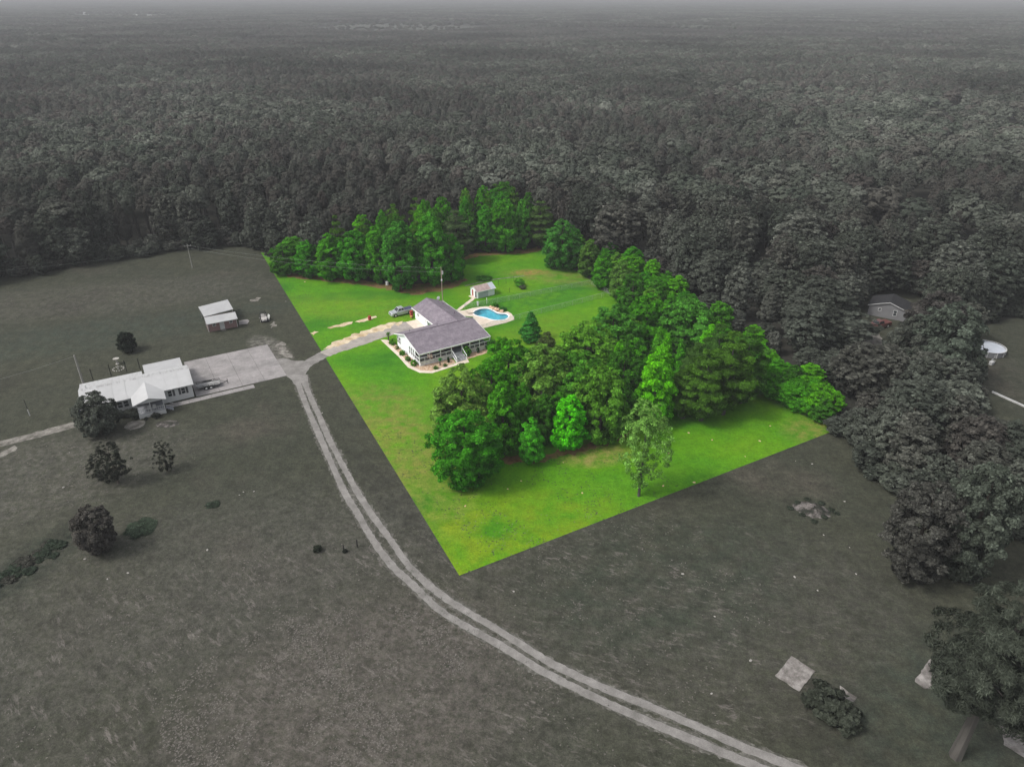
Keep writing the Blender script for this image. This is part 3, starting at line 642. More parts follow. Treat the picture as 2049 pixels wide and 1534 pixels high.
# steps
for i in range(7):
    z = 0.98 - i * .14
    MB().box(7.42, 9.72, 0.02 - (i + 1) * .27, 0.02 - i * .27 - .03, z - .05, z).build('step', M['tread'], house)
for u in (7.36, 9.72):
    MB().slab([(u, 0.03, 1.02), (u + .06, 0.03, 1.02), (u + .06, -1.9, .06), (u, -1.9, .06)], .22).build('stringer', M['white'], house)
    MB().slab([(u - .02, 0.03, 1.92), (u + .08, 0.03, 1.92), (u + .08, -1.9, .95), (u - .02, -1.9, .95)], .09).build('handrail', M['white'], house)
    MB().box(u - .02, u + .08, -1.98, -1.88, 0, 1.0).build('rail_post', M['white'], house)
# left gable wall windows
for v0, v1 in ((9.7, 10.5), (10.7, 11.4)): window(house, 'x', v0, v1, 0.95, 2.6, 0.3, out=-1)
for v0, v1 in ((3.0, 3.6), (3.95, 4.55), (4.9, 5.5)): window(house, 'x', v0, v1, 0.8, 2.7, 0.3, out=-1)
MB().tube((0.28, 8.0, 2.1), (0.22, 8.0, 2.1), .3, n=16).build('round_vent', M['white'], house)
# garage wing
gw = MB(); GU0, GU1, GR, GV = 9.15, 17.1, 13.0, 23.3; GH = 4.35
gw.poly([(9.75, 16.6, 0), (9.75, 16.6, 2.62), (9.75, 23.0, 2.62), (9.75, 23.0, 0)])
gw.poly([(9.75, 23.0, 0), (9.75, 23.0, 2.62), (GR, 23.0, GH - .16), (16.7, 23.0, 2.62), (16.7, 23.0, 0)])
gw.poly([(16.7, 11.6, 0), (16.7, 23.0, 0), (16.7, 23.0, 2.62), (16.7, 11.6, 2.62)])
gw.poly([(9.75, 16.6, 0), (11.2, 16.6, 0), (11.2, 16.6, 2.7), (9.75, 16.6, 2.62)])
gw.poly([(11.2, 11.6, 0), (11.2, 11.6, 2.7), (11.2, 16.6, 2.7), (11.2, 16.6, 0)])
gw.build('wing_wall', M['wall_white'], house)
gr = MB()
gr.slab([(GU0, 11.2, 2.7), (GU0, GV, 2.7), (GR, GV, GH), (GR, 7.9, GH)], .12)
gr.slab([(GR + .002, 7.9, GH), (GR + .002, GV, GH), (GU1, GV, 2.7), (GU1, 11.5, 2.7)], .12)
groof = gr.build('wing_roof', M['shingle'], house)
MB().tube((GR, 7.8, GH + .02), (GR, GV, GH + .02), .08, n=6).build('ridge_cap', M['ridge'], groof)
MB().box(GU0 - .07, GU0 - .003, 11.95, 16.8, 2.42, 2.72).build('fascia', M['white'], groof)
MB().box(GU0 - .05, GU0 - .003, 16.85, GV, 2.50, 2.72).build('fascia', M['white'], groof)
MB().box(GU1 + .003, GU1 + .05, 12.0, GV, 2.52, 2.72).build('fascia', M['white'], groof)
for u, v, z in ((15.3, 19.5, 3.5), (15.0, 13.2, 3.6)):
    MB().tube((u, v, z - .1), (u, v, z + .5), .09, n=8).build('vent_pipe', M['ridge'], groof)
gd = MB().box(9.70, 9.745, 17.2, 19.6, 0.05, 2.15).build('garage_door', M['white'], house)
for k in range(4): MB().box(9.66, 9.698, 17.25, 19.55, 0.10 + k * .5, 0.56 + k * .5).build('door_panel', M['white'], gd)
window(house, 'x', 20.8, 21.6, 1.1, 2.1, 9.75)
dish = thing('satellite_dish', 'white satellite dish at the far corner of the house roof', 'satellite dish', (*HF(15.9, 23.1), 2.8), HA)
MB().tube((0, 0, 0), (0, 0, .9), .03, n=6).build('mast', M['white'], dish)
d = MB(); rings = []
for k in range(4):
    r_ = .08 + .12 * k; rings.append([(r_ * math.cos(a), -.1 * (1 - (r_ / .5) ** 2) - .1, .95 + r_ * math.sin(a)) for a in [2 * PI * j / 14 for j in range(14)]])
d.loft(rings, cap=False); d.poly(rings[0]); d.build('dish', M['white'], dish)
MB().tube((0, -.15, .6), (0, -.65, .85), .02, n=5).build('feed_arm', M['white'], dish)
# patio slab in front of garage, walk, bed
def hsheet(name, pts, z, mat, jag=0.0, thick=0.0, seed=0): return sheet(name, [HF(*p) for p in pts], z, mat, jag=jag, step=0.5, thick=thick, seed=seed)
hsheet('garage_apron', [(7.0, 22.1), (7.0, 16.0), (9.0, 15.6), (9.7, 16.0), (9.7, 22.1)], 0.08, M['concrete_warm'], thick=.08)
hsheet('stone_bed', [(-1.0, 14.5), (-1.0, 6.6), (-1.2, 1.4), (-.4, -1.3), (1.3, -2.6), (7.0, -2.1), (7.3, -1.5), (7.3, 0.3), (0.32, 0.3), (0.25, 11.7), (0.25, 13.5)], 0.03, M['mulch'], jag=.12, seed=1)
hsheet('stone_bed', [(9.9, 0.3), (9.9, -1.9), (13.0, -1.6), (16.8, -1.3), (17.3, -.2), (16.3, 0.3)], 0.03, M['mulch'], jag=.15, seed=2)
hsheet('sidewalk', [(-1.66, 16.23), (-1.70, 6.64), (-2.05, 1.26), (-1.04, -2.13), (.99, -3.62), (7.01, -3.15), (7.0, -2.25), (1.25, -2.65), (-.45, -1.35), (-1.25, 1.4), (-.95, 6.7), (-.95, 14.6), (0.2, 13.6), (0.2, 14.5), (-.9, 15.9)], 0.06, M['concrete_warm'], thick=.06)
hsheet('step_pad', [(7.03, -3.3), (9.5, -3.3), (9.9, -2.0), (7.03, -2.0)], 0.065, M['concrete_warm'], thick=.065)
ribbon('shed_path', [HF(20.3, 21.9), HF(23.8, 24.3), HF(27.0, 26.4)], 0.9, 0.05, M['concrete_warm'], 0.05, seed=4)
# ------------------------------------------------------------------ shrubs
SH = []
for s_ in range(3):
    V, F, t = crown_np(100 + s_, 'round', 0.75, 1.35, 0.0, 0.11, 0.28, cover=2.2, wild=.06)
    SH.append(mesh_np('shrub', V, F, [M['leaf_own']], tint=t))
spiky = []
for s_ in range(2):
    g = np.random.default_rng(50 + s_); n = 260
    a = g.random(n) * 6.28; e = g.uniform(.25, 1.45, n); ln = g.uniform(.45, .8, n)
    dd = np.stack([np.cos(a) * np.cos(e), np.sin(a) * np.cos(e), np.sin(e)], 1); side = unit(np.cross(dd, [0, 0, 1.0])) * .03
    P0 = np.zeros((n, 3)); P1 = dd * ln[:, None]; mid = P1 * .5
    V = np.stack([P0, mid - side, P1 - np.array([0, 0, .1]), mid + side], 1).reshape(-1, 3)
    spiky.append(mesh_np('tussock', V, np.arange(4 * n).reshape(n, 4), [M['leaf_own']], tint=g.uniform(.7, 1.4, n)))
def plant(name, label, cat, me, loc, s, color, group=None, rz=None, sz=None):
    o = bpy.data.objects.new(name, me); o.location = loc; o.scale = (s, s, sz or s); o.rotation_euler = (0, 0, rz if rz is not None else (loc[0] * 7.3) % 6.28)
    o.color = (*color, 1); link(o); tag(o, label, cat, group); return o
Z1 = lambda x, y: G(740 + x / 6.403, 560 + y / 6.403)
GREEN = (0.085, 0.26, 0.02); DGREEN = (0.045, 0.17, 0.015)
for x, y, s, c, lb in ((290, 828, 1.0, GREEN, 'round green shrub farthest back in the stone bed, next to the small palm'), (350, 885, .62, (0.17, 0.22, 0.06), 'small pale shrub second from the back of the side bed'), (420, 960, .95, GREEN, 'round green shrub midway along the side bed, below the wall windows'),
                       (490, 1035, .85, (0.09, 0.2, 0.04), 'round shrub next but one to the front porch corner'), (563, 1095, 1.05, GREEN, 'round green shrub in the side bed nearest the porch corner')):
    plant('shrub', lb, 'shrub', SH[int(x) % 3], (*Z1(x, y), 0), s * .78, c, 'shrubs in the side bed')
plant('shrub', 'big round green shrub right beside the porch steps', 'shrub', SH[0], (*Z1(1240, 968), 0), 1.05, GREEN, sz=1.45)
plant('shrub', 'large dark green shrub at the right front corner of the porch', 'shrub', SH[1], (*Z1(1548, 890), 0), 1.15, DGREEN, sz=1.5)
plant('ornamental_grass', 'wider grass tussock in the front bed, left of the tall narrow plant', 'ornamental grass', spiky[0], (*Z1(845, 1140), 0), 1.25, (0.16, 0.30, 0.06))
plant('ornamental_grass', 'smaller grass tussock in the front bed, right of the tall narrow plant', 'ornamental grass', spiky[1], (*Z1(965, 1105), 0), 1.0, (0.15, 0.27, 0.06))
plant('evergreen_shrub', 'small dark upright evergreen in front of the foundation near the steps', 'shrub', SH[2], (*Z1(1007, 1058), 0), .35, (0.03, 0.07, 0.02), sz=.85)
plant('evergreen_shrub', 'small dark upright evergreen in the bed right of the steps', 'shrub', SH[2], (*Z1(1385, 935), 0), .35, (0.03, 0.08, 0.02), sz=.9)
def palm(label, loc, h, s, col):
    t = thing('palm_tree', label, 'palm tree', loc)
    MB().tube((0, 0, 0), (.05, 0, h), .13, .09, n=8).build('trunk', M['bark'], t)
    g = np.random.default_rng(int(h * 10)); n = 26; Vs = []; 
    for i in range(n):
        a = i * 2.4; e = .9 - i * .06; L_ = s * g.uniform(.8, 1.1)
        prev = np.array([.05, 0, h])
        for k in range(4):
            dd = np.array([math.cos(a) * math.cos(e - k * .5), math.sin(a) * math.cos(e - k * .5), math.sin(e - k * .5)]); nx = prev + dd * L_ / 4
            sd = np.array([-math.sin(a), math.cos(a), 0]) * .11 * (1 - k / 5)
            Vs += [prev - sd, prev + sd, nx + sd * .8, nx - sd * .8]; prev = nx
    V = np.array(Vs); o = bpy.data.objects.new('fronds', mesh_np('fronds', V, np.arange(len(V)).reshape(-1, 4), [M['leaf_own']], tint=g.uniform(.7, 1.3, len(V) // 4)))
    o.color = (*col, 1); link(o, t); return t
palm('small palm with a thin trunk at the back end of the side bed', (*Z1(240, 775), 0), 1.7, .95, (0.07, 0.17, 0.03))
palm('tall narrow leafy plant in front of the porch skirting', (*Z1(900, 1095), 0), 1.5, .6, (0.04, 0.2, 0.05))
pot = thing('flower_pot', 'terracotta pot on a pale stand beside the garage corner', 'flower pot', (*HF(9.0, 23.6), 0), 0)
MB().tube((0, 0, 0), (0, 0, .5), .16, .26, n=12).build('pot', M['orange'], pot); MB().tube((0, 0, .5), (0, 0, .55), .29, .29, n=12).build('rim', M['orange'], pot)
bn = thing('storage_box', 'dark red upright box against the garage end wall', 'box', (*HF(9.35, 24.2), 0), HA)
MB().box(-.3, .3, -.3, .3, 0, 1.5).build('body', M['door_red'], bn, bevel=.03); MB().box(-.33, .33, -.33, .33, 1.5, 1.56).build('lid', M['door_red'], bn)
# edging bricks around the stone bed is too fine; scatter stones
g = random.Random(9)
stone_me = []
for k in range(3):
    mb = MB(); rings = []
    for z, r_ in ((0, .9), (.35, 1.0), (.7, .65)): rings.append([(r_ * math.cos(a) * g.uniform(.8, 1.1), r_ * math.sin(a) * g.uniform(.8, 1.1), z) for a in [2 * PI * j / 7 for j in range(7)]])
    mb.loft(rings); me = bpy.data.meshes.new('rock'); me.from_pydata(mb.v, [], mb.f); me.materials.append(M['rock']); me.update(); stone_me.append(me)
def rock_mesh(seed, mat, n=9):
    g = random.Random(seed); mb = MB(); rings = []
    for z, r_ in ((-.1, .85), (.25, 1.0), (.6, .85), (.85, .45)): rings.append([(r_ * math.cos(a) * g.uniform(.8, 1.15), r_ * math.sin(a) * g.uniform(.8, 1.15), z * g.uniform(.9, 1.1)) for a in [2 * PI * j / n for j in range(n)]])
    mb.loft(rings); me = bpy.data.meshes.new('rock'); me.from_pydata(mb.v, [], mb.f); me.materials.append(mat); me.update(); return me

# ------------------------------------------------------------------ swimming pool
Z5 = lambda x, y, h=0.0: G(920 + x / 17.07, 595 + y / 17.07, h)
WP = [(470, 520), (560, 450), (700, 400), (830, 388), (950, 390), (1080, 430), (1180, 490), (1280, 540), (1400, 565), (1550, 570), (1640, 610), (1650, 650), (1640, 690), (1560, 745), (1450, 772), (1250, 778), (1080, 758), (940, 714), (800, 674), (650, 644), (540, 604), (480, 560)]
DP = [(-120, 470), (0, 465), (230, 430), (420, 372), (700, 330), (900, 310), (1010, 320), (1100, 375), (1220, 440), (1330, 495), (1480, 520), (1640, 490), (1760, 560), (1850, 680), (1870, 765), (1600, 865), (1350, 925), (1130, 975), (810, 1055), (640, 900), (450, 660), (150, 640), (-50, 520)]
wp = [Z5(x, y) for x, y in WP]; dp = [Z5(x, y) for x, y in DP]
def smooth_loop(pts, k=4):
    P = [Vector((*p, 0)) for p in pts]; n = len(P); out = []
    for i in range(n):
        p0, p1, p2, p3 = P[i - 1], P[i], P[(i + 1) % n], P[(i + 2) % n]
        for j in range(k):
            t = j / k; q = 0.5 * ((2 * p1) + (p2 - p0) * t + (2 * p0 - 5 * p1 + 4 * p2 - p3) * t * t + (3 * p1 - p0 - 3 * p2 + p3) * t ** 3); out.append((q.x, q.y))
    return out
wp = smooth_loop(wp, 4)
pool = thing('swimming_pool', 'kidney-shaped turquoise swimming pool set in a cream concrete deck', 'swimming pool', (*Z5(1000, 600), 0))
px0, py0 = Z5(1000, 600)
def rel(pts): return [(p[0] - px0, p[1] - py0) for p in pts]
wr = rel(wp); dr = rel(dp); n = len(wr)
# deck as a ring: outer loop resampled to the inner count
import bisect
def resample(pts, n, start):
    L_ = [0]
    for i in range(len(pts)): a, b = pts[i], pts[(i + 1) % len(pts)]; L_.append(L_[-1] + math.hypot(b[0] - a[0], b[1] - a[1]))
    out = []
    for k in range(n):
        d_ = L_[-1] * k / n; i = max(0, bisect.bisect_right(L_, d_) - 1); i = min(i, len(pts) - 1); a, b = pts[i], pts[(i + 1) % len(pts)]
        t = (d_ - L_[i]) / max(1e-6, L_[i + 1] - L_[i]); out.append((a[0] + (b[0] - a[0]) * t, a[1] + (b[1] - a[1]) * t))
    return out
import mathutils.geometry as mg
# triangulated deck with hole
outer = [Vector((*p, 0)) for p in dr]; inner = [Vector((*p, 0)) for p in wr]
tris = mg.tessellate_polygon([outer, inner]); allp = outer + inner
dk = MB(); dk.v = [(p.x, p.y, 0.07) for p in allp]; dk.f = [tuple(t) for t in tris]; dk.m = [0] * len(dk.f)
b_ = len(dk.v); no = len(outer)
dk.v += [(p.x, p.y, -.05) for p in outer]
for i in range(no): j = (i + 1) % no; dk.f.append((i, j, b_ + j, b_ + i)); dk.m.append(0)
deck = dk.build('pool_deck', M['concrete_warm'], pool)
cp = MB()
cen = (sum(p[0] for p in wr) / n, sum(p[1] for p in wr) / n)
def offs(pts, d_):
    out = []; m_ = len(pts); area = sum(pts[i][0] * pts[(i + 1) % m_][1] - pts[(i + 1) % m_][0] * pts[i][1] for i in range(m_)); sg = 1 if area > 0 else -1
    for i in range(m_):
        a, b = pts[i - 1], pts[(i + 1) % m_]; dx, dy = b[0] - a[0], b[1] - a[1]; l = math.hypot(dx, dy); out.append((pts[i][0] + sg * dy / l * d_, pts[i][1] - sg * dx / l * d_))
    return out
o1 = offs(wr, .32)
for i in range(n):
    j = (i + 1) % n; cp.poly([(*wr[i], .10), (*wr[j], .10), (*o1[j], .10), (*o1[i], .10)]); cp.poly([(*o1[i], .10), (*o1[j], .10), (*o1[j], .06), (*o1[i], .06)]); cp.poly([(*wr[j], .10), (*wr[i], .10), (*wr[i], -.02), (*wr[j], -.02)])
cp.build('coping', M['white'], pool)
tl = MB()
for i in range(n): j = (i + 1) % n; tl.poly([(*wr[i], -.02), (*wr[j], -.02), (*wr[j], -.28), (*wr[i], -.28)])
tl.build('tile_band', M['pool_tile'], pool)
i1 = offs(wr, -.5); ba = MB()
for i in range(n):
    j = (i + 1) % n; ba.poly([(*wr[i], -.28), (*wr[j], -.28), (*i1[j], -1.1), (*i1[i], -1.1)])
ba.poly([(*p, -1.1) for p in i1]); ba.build('basin', M['pool_wall'], pool)
MB().poly([(*p, -.16) for p in (wr if sum(wr[i - 1][0] * wr[i][1] - wr[i][0] * wr[i - 1][1] for i in range(len(wr))) > 0 else wr[::-1])]).build('water', M['water'], pool)
lad = MB()
for s_ in (-.25, .25):
    lad.tube((-3.6 + s_, 1.2, 0), (-3.6 + s_, 1.2, .7), .025, n=6); lad.tube((-3.6 + s_, 1.2, .7), (-3.3 + s_, .9, .7), .025, n=6); lad.tube((-3.3 + s_, .9, .7), (-3.3 + s_, .9, -.5), .025, n=6)
lad.build('handrail', M['chain'], pool)
# the ground sheets need a hole under the pool: lower basin is hidden by lawn, so cut it out
def cut_hole(o, loop):
    me = o.data; 
    outer = [v.co.copy() for v in me.vertices]; z = outer[0].z
    inner = [Vector((*p, z)) for p in loop]; tris = mg.tessellate_polygon([outer, inner]); vs = outer + inner
    mats = list(me.materials); m2 = bpy.data.meshes.new(me.name); m2.from_pydata([tuple(v) for v in vs], [], [tuple(t) if (vs[t[1]] - vs[t[0]]).cross(vs[t[2]] - vs[t[0]]).z > 0 else tuple(reversed(t)) for t in tris])
    for m in mats: m2.materials.append(m)
    m2.update(); o.data = m2
hole = offs(wp, .1)
for o in S.objects:
    if o.name.split('.')[0] in ('ground', 'pasture', 'lawn') and o.type == 'MESH': cut_hole(o, hole)
# rock waterfall
wf = thing('rock_waterfall', 'heap of tan rocks forming a waterfall on the pool edge', 'rock waterfall', (*Z5(1250, 470), .07))
ox, oy = Z5(1250, 470)
g = random.Random(3)
for k in range(22):
    t = k / 21; x = 1060 + 400 * t + g.uniform(-30, 30); y = 375 + 130 * t + g.uniform(-45, 35)
    p = Z5(x, y); o = bpy.data.objects.new('rock', stone_me[k % 3]); s_ = g.uniform(.2, .42); o.scale = (s_ * 1.3, s_, s_); o.rotation_euler = (0, 0, g.uniform(0, 6)); o.location = (p[0] - ox, p[1] - oy, g.uniform(-.05, .25)); link(o, wf)
plant('shrub', 'low bushy plant behind the rocks of the pool', 'shrub', SH[1], (*Z5(1220, 330), 0), .75, DGREEN)
plant('shrub', 'wide low dark green shrub right behind the pool rocks', 'shrub', SH[2], (*Z5(1480, 430), 0), .9, (0.04, 0.16, 0.03), sz=.5)
for x, y, s_, lb in ((340, 560, 1, 'pale sun lounger on the pool deck by the house corner'),):
    t = thing('sun_lounger', lb, 'sun lounger', (*Z5(x, y), .07), HA + 1.2)
    MB().box(-.3, .3, -.9, .4, .28, .34).build('seat', M['concrete_warm'], t)
    MB().slab([(-.3, .42, .36), (.3, .42, .36), (.3, .95, .72), (-.3, .95, .72)], .06).build('backrest', M['concrete_warm'], t)
    for a in (-.25, .25):
        for b in (-.8, .4): MB().box(a - .03, a + .03, b - .03, b + .03, 0, .28).build('leg', M['white'], t)
# ------------------------------------------------------------------ pool shed
SA = HA + R(2); sh_o = HF(27.95, 25.95)
shed = thing('garden_shed', 'small white garden shed with faded tan roof near the pool', 'shed', (*sh_o, 0), SA)
sw = MB(); SWd, SL = 3.3, 5.0
sw.poly([(0, 0, 0), (SL, 0, 0), (SL, 0, 1.9), (0, 0, 1.9)]); sw.poly([(SL, SWd, 0), (0, SWd, 0), (0, SWd, 1.9), (SL, SWd, 1.9)])
sw.poly([(0, SWd, 0), (0, 0, 0), (0, 0, 1.9), (0, SWd / 2, 2.75), (0, SWd, 1.9)]); sw.poly([(SL, 0, 0), (SL, SWd, 0), (SL, SWd, 1.9), (SL, SWd / 2, 2.75), (SL, 0, 1.9)])
sw.build('wall', M['wall_white'], shed)
rr_ = MB(); rr_.slab([(-.25, -.3, 1.86), (SL - 1.2, -.3, 1.86), (SL - 1.2, SWd / 2, 2.86), (-.25, SWd / 2, 2.86)], .08); rr_.slab([(-.25, SWd / 2 + .002, 2.86), (SL - 1.2, SWd / 2 + .002, 2.86), (SL - 1.2, SWd + .3, 1.86), (-.25, SWd + .3, 1.86)], .08)
sr = rr_.build('roof', M['shingle_tan'], shed)
r2 = MB(); r2.slab([(SL - 1.19, -.3, 1.85), (SL + .25, -.3, 1.85), (SL + .25, SWd / 2, 2.85), (SL - 1.19, SWd / 2, 2.85)], .08); r2.slab([(SL - 1.19, SWd / 2 + .002, 2.85), (SL + .25, SWd / 2 + .002, 2.85), (SL + .25, SWd + .3, 1.85), (SL - 1.19, SWd + .3, 1.85)], .08)
o = r2.build('roof_extension', M['pool_pale'], shed)
MB().box(-.27, SL + .27, -.36, -.31, 1.68, 1.86).build('fascia', M['white'], shed)
for s_ in ((0.35, .95), (1.9, 2.5)): MB().box(-.05, -.003, s_[0], s_[1], .1, 1.7).build('door', M['door_red'] if s_[0] > 1 else M['trim_dark'], shed)
MB().box(-.06, -.055, 1.05, 1.8, .0, 1.8).build('door_frame', M['white'], shed)
MB().box(.35, 3.1, -.05, -.003, .05, 1.45).build('side_panel', M['pool_pale'], shed)
for u in (3.2, 4.1): MB().box(u, u + .12, -.06, -.003, 0, 1.85).build('trim_board', M['white'], shed)
MB().box(-1.0, -.06, .3, 2.6, 0, .12).build('door_step', M['concrete_warm'], shed)

# ------------------------------------------------------------------ chain-link fences
def chain_fence(label, pts, h=1.25, step=3.0, gate=None):
    t = thing('chain_link_fence', label, 'fence', (*pts[0], 0)); ox, oy = pts[0]; g = random.Random(len(label))
    wires = MB(); rail = MB(); 
    for a, b in zip(pts[:-1], pts[1:]):
        L_ = math.hypot(b[0] - a[0], b[1] - a[1]); k = max(1, round(L_ / step)); dx, dy = (b[0] - a[0]) / L_, (b[1] - a[1]) / L_
        for i in range(k + 1):
            x, y = a[0] + dx * L_ * i / k - ox, a[1] + dy * L_ * i / k - oy
            if i < k or b == pts[-1]: MB().tube((x, y, 0), (x, y, h + .04), .03, n=6).build('post', M['chain'], t)
        rail.tube((a[0] - ox, a[1] - oy, h), (b[0] - ox, b[1] - oy, h), .022, n=5, caps=False)
        # mesh: crossing wires, one joined part
        s_ = .22; q = -h
        while q < L_:
            for sg in (1, -1):
                u0, z0, u1, z1 = (q, 0, q + h, h) if sg > 0 else (q + h, 0, q, h)
                if u0 < 0: z0 = z0 + (0 - u0) * (z1 - z0) / (u1 - u0); u0 = 0
                if u1 < 0: z1 = z1 - (0 - u1) * (z1 - z0) / (u0 - u1) * -1; u1 = 0; z1 = min(h, max(0, z1))
                if u0 > L_ : z0 = z0 + (L_ - u0) * (z1 - z0) / (u1 - u0); u0 = L_
                if u1 > L_ : z1 = z0 + (L_ - u0) * (z1 - z0) / (u1 - u0); u1 = L_
                if abs(u0 - u1) > .05:
                    w_ = .013; P0 = (a[0] + dx * u0 - ox, a[1] + dy * u0 - oy); P1 = (a[0] + dx * u1 - ox, a[1] + dy * u1 - oy)
                    wires.poly([(P0[0], P0[1], z0 - w_), (P1[0], P1[1], z1 - w_), (P1[0], P1[1], z1 + w_), (P0[0], P0[1], z0 + w_)])
            q += s_
    o = wires.build('wire_mesh', M['chain'], t); o['kind'] = 'stuff'
    rail.build('top_rail', M['chain'], t)
    return t
chain_fence('chain-link fence from the pool to the paddock far corner and round its end', [G(930, 618), G(957, 613), G(974, 610), G(1184, 569), G(1223, 591), G(1040, 638), HF(28.6, 9.9)])
chain_fence('low chain-link fence along the near edge of the pool deck', [HF(17.0, 9.0), HF(21.0, 9.3), HF(25.0, 9.75), HF(28.5, 9.8)])
pick = thing('gate_post', 'white square gate post left of the pool fence', 'post', (*G(956, 612), 0)); MB().box(-.2, .2, -.06, .06, 0, 1.1).build('panel', M['white'], pick); MB().box(-.24, .24, -.1, .1, 1.1, 1.16).build('cap', M['white'], pick)
pick = thing('gate_post', 'tall thin white post standing behind the pool', 'post', (*G(974, 608), 0)); MB().box(-.06, .06, -.06, .06, 0, 1.5).build('shaft', M['white'], pick); MB().box(-.08, .08, -.08, .08, 1.5, 1.56).build('cap', M['white'], pick)
Z3 = lambda x, y: G(900 + x / 5.69, 480 + y / 5.69)
for x, y, h, lb in ((555, 520, 1.5, 'thin dark garden stake nearest the white shed'), (640, 500, 1.5, 'thin dark stake in the middle of the three behind the shed'), (728, 475, 1.5, 'thin dark stake farthest from the shed, above the small bush'), (680, 598, 1.3, 'thin dark stake standing below the other stakes, left of the bush')):
    t = thing('garden_stake', lb, 'stake', (*Z3(x, y), 0)); MB().tube((0, 0, 0), (0, 0, h), .03, n=5).build('shaft', M['black'], t)
plant('shrub', 'bright green bush in the grass right of the garden shed', 'shrub', SH[0], (*Z3(795, 530), 0), 1.5, (0.09, 0.30, 0.02))
plant('shrub', 'small greyish bush just below the bright green one', 'shrub', SH[2], (*Z3(828, 558), 0), .95, (0.10, 0.13, 0.07), sz=.7)
plant('weed_clump', 'low dark green clump of weeds in the back lawn', 'weeds', SH[1], (*G(968, 558), 0), 2.2, DGREEN, sz=.35)
# ------------------------------------------------------------------ utility poles and wires
def pole(label, loc, h, mat, arm=True, tr=False, r=.13, lean=0.0, rz=0.4):
    t = thing('utility_pole', label, 'utility pole', (*loc, 0), rz)
    MB().tube((0, 0, 0), (lean, 0, h), r, r * .65, n=10).build('pole', mat, t)
    if arm:
        MB().box(lean - .9, lean + .9, -.05, .05, h - .35, h - .24).build('cross_arm', mat, t)
        for x in (-.8, 0.0, .8): MB().tube((lean + x, 0, h - .24), (lean + x, 0, h - .06 + (.25 if x == 0 else 0)), .05, n=8).build('insulator', M['white_grey'], t)
    if tr:
        tk = MB().tube((lean + .3, 0, h - 1.9), (lean + .3, 0, h - 1.1), .2, n=12).build('transformer', M['white_grey'], t)
        MB().box(-.2, .12, -.16, -.1, h - 3.5, h - 3.0).build('meter_box', M['white'], t)
    return t
p2 = G(886, 606); pole('tall brown wooden utility pole behind the house roof', p2, 9.2, M['wood_pole'], arm=False, tr=True)
p1 = G(385, 536); pole('pale utility pole in the pasture in front of the pine woods', p1, 6.5, M['wood_pole_grey'], arm=True)
p3 = G(167, 768); pole('leaning grey pole at the back corner of the long white house', p3, 6.2, M['wood_pole_grey'], arm=False, r=.2)
def cable(label, a, b, sag, r=.014, seg=24):
    mb = MB(); A, B = Vector(a), Vector(b); pts = [A.lerp(B, k / seg) - Vector((0, 0, 4 * sag * (k / seg) * (1 - k / seg))) for k in range(seg + 1)]
    for k in range(seg): mb.tube(pts[k], pts[k + 1], r, n=4, caps=False)
    o = mb.build('power_line', M['wire']); tag(o, label, 'power line'); return o
cable('upper power line between the pasture pole and the pole behind the house', (*p1, 6.4), (*p2, 8.9), 1.2)
cable('lower power line between the pasture pole and the pole behind the house', (*p1, 5.6), (*p2, 7.9), 1.4)
cable('power line running left from the leaning grey pole', (*p3, 6.0), (*G(-300, 880), 5), 1.0)
cable('power line running left off the pasture pole toward the woods edge', (*p1, 6.3), (*G(-200, 610), 7), 1.5, r=.010)
Z0 = lambda x, y: G(x / 12.78, 740 + y / 12.78)
t = thing('marker_post', 'slim dark post with a white lower part in the left pasture', 'post', (*Z0(765, 1170), 0))
MB().tube((0, 0, 0), (0, 0, 1.35), .07, n=8).build('white_sleeve', M['white_grey'], t); MB().tube((0, 0, 1.35), (0, 0, 3.4), .05, n=8).build('pole', M['black'], t)

# ------------------------------------------------------------------ neighbour's long white house
nh = thing('long_white_house', 'long white single-storey house with white metal roof beside the concrete pad', 'house', (*F4(0, 0), 0), FA)
nE, nR = 2.75, 4.15
nb = MB()
nb.poly([(0.25, 0.4, 0), (18.2, 0.4, 0), (18.2, 0.4, nE), (0.25, 0.4, nE)])
nb.poly([(18.2, 0.4, 0), (18.2, 8.2, 0), (18.2, 8.2, nE), (18.2, 4.8, nR - .1), (18.2, 0.4, nE)])
nb.poly([(0.25, 8.2, 0), (0.25, 0.4, 0), (0.25, 0.4, nE), (0.25, 4.8, nR - .1), (0.25, 8.2, nE)])
nb.poly([(18.2, 8.2, 0), (0.25, 8.2, 0), (0.25, 8.2, nE), (18.2, 8.2, nE)])
nb.build('wall', M['wall_grey'], nh)
nr = MB()
nr.slab([(0, 0, nE + .05), (18.5, 0, nE + .05), (18.6, 4.8, nR), (0.2, 4.8, nR)], .1)
nr.slab([(0.2, 4.803, nR), (18.6, 4.803, nR), (18.5, 8.4, nE + .3), (0.2, 8.4, nE + .3)], .1)
nroof = nr.build('roof', M['metal_roof'], nh)
MB().slab([(0.2, 8.38, nE + .28), (10.7, 8.38, nE + .28), (10.7, 10.9, nE - .2), (0.2, 10.9, nE - .2)], .08).build('patio_roof', M['metal_roof'], nh)
MB().box(.0, 18.5, -.06, -.003, nE - .12, nE + .05).build('fascia', M['white_grey'], nroof)
for k in range(9): MB().tube((1 + k * 2.15, .05, nE + .1), (1.1 + k * 2.15, 4.75, nR + .02), .018, n=4).build('roof_seam', M['white_grey'], nroof)
MB().tube((1.4, 6.0, nR - .5), (1.4, 6.0, nR + .2), .07, n=8).build('vent_pipe', M['chain'], nroof)
for u in (2.7, 5.3, 8.0, 10.5): MB().box(u - .05, u + .05, 10.7, 10.8, 0, nE - .25).build('patio_post', M['white_grey'], nh)
cpt = thing('carport', 'flat white metal carport roof behind the long white house', 'carport', (*F4(0, 0), 0), FA)
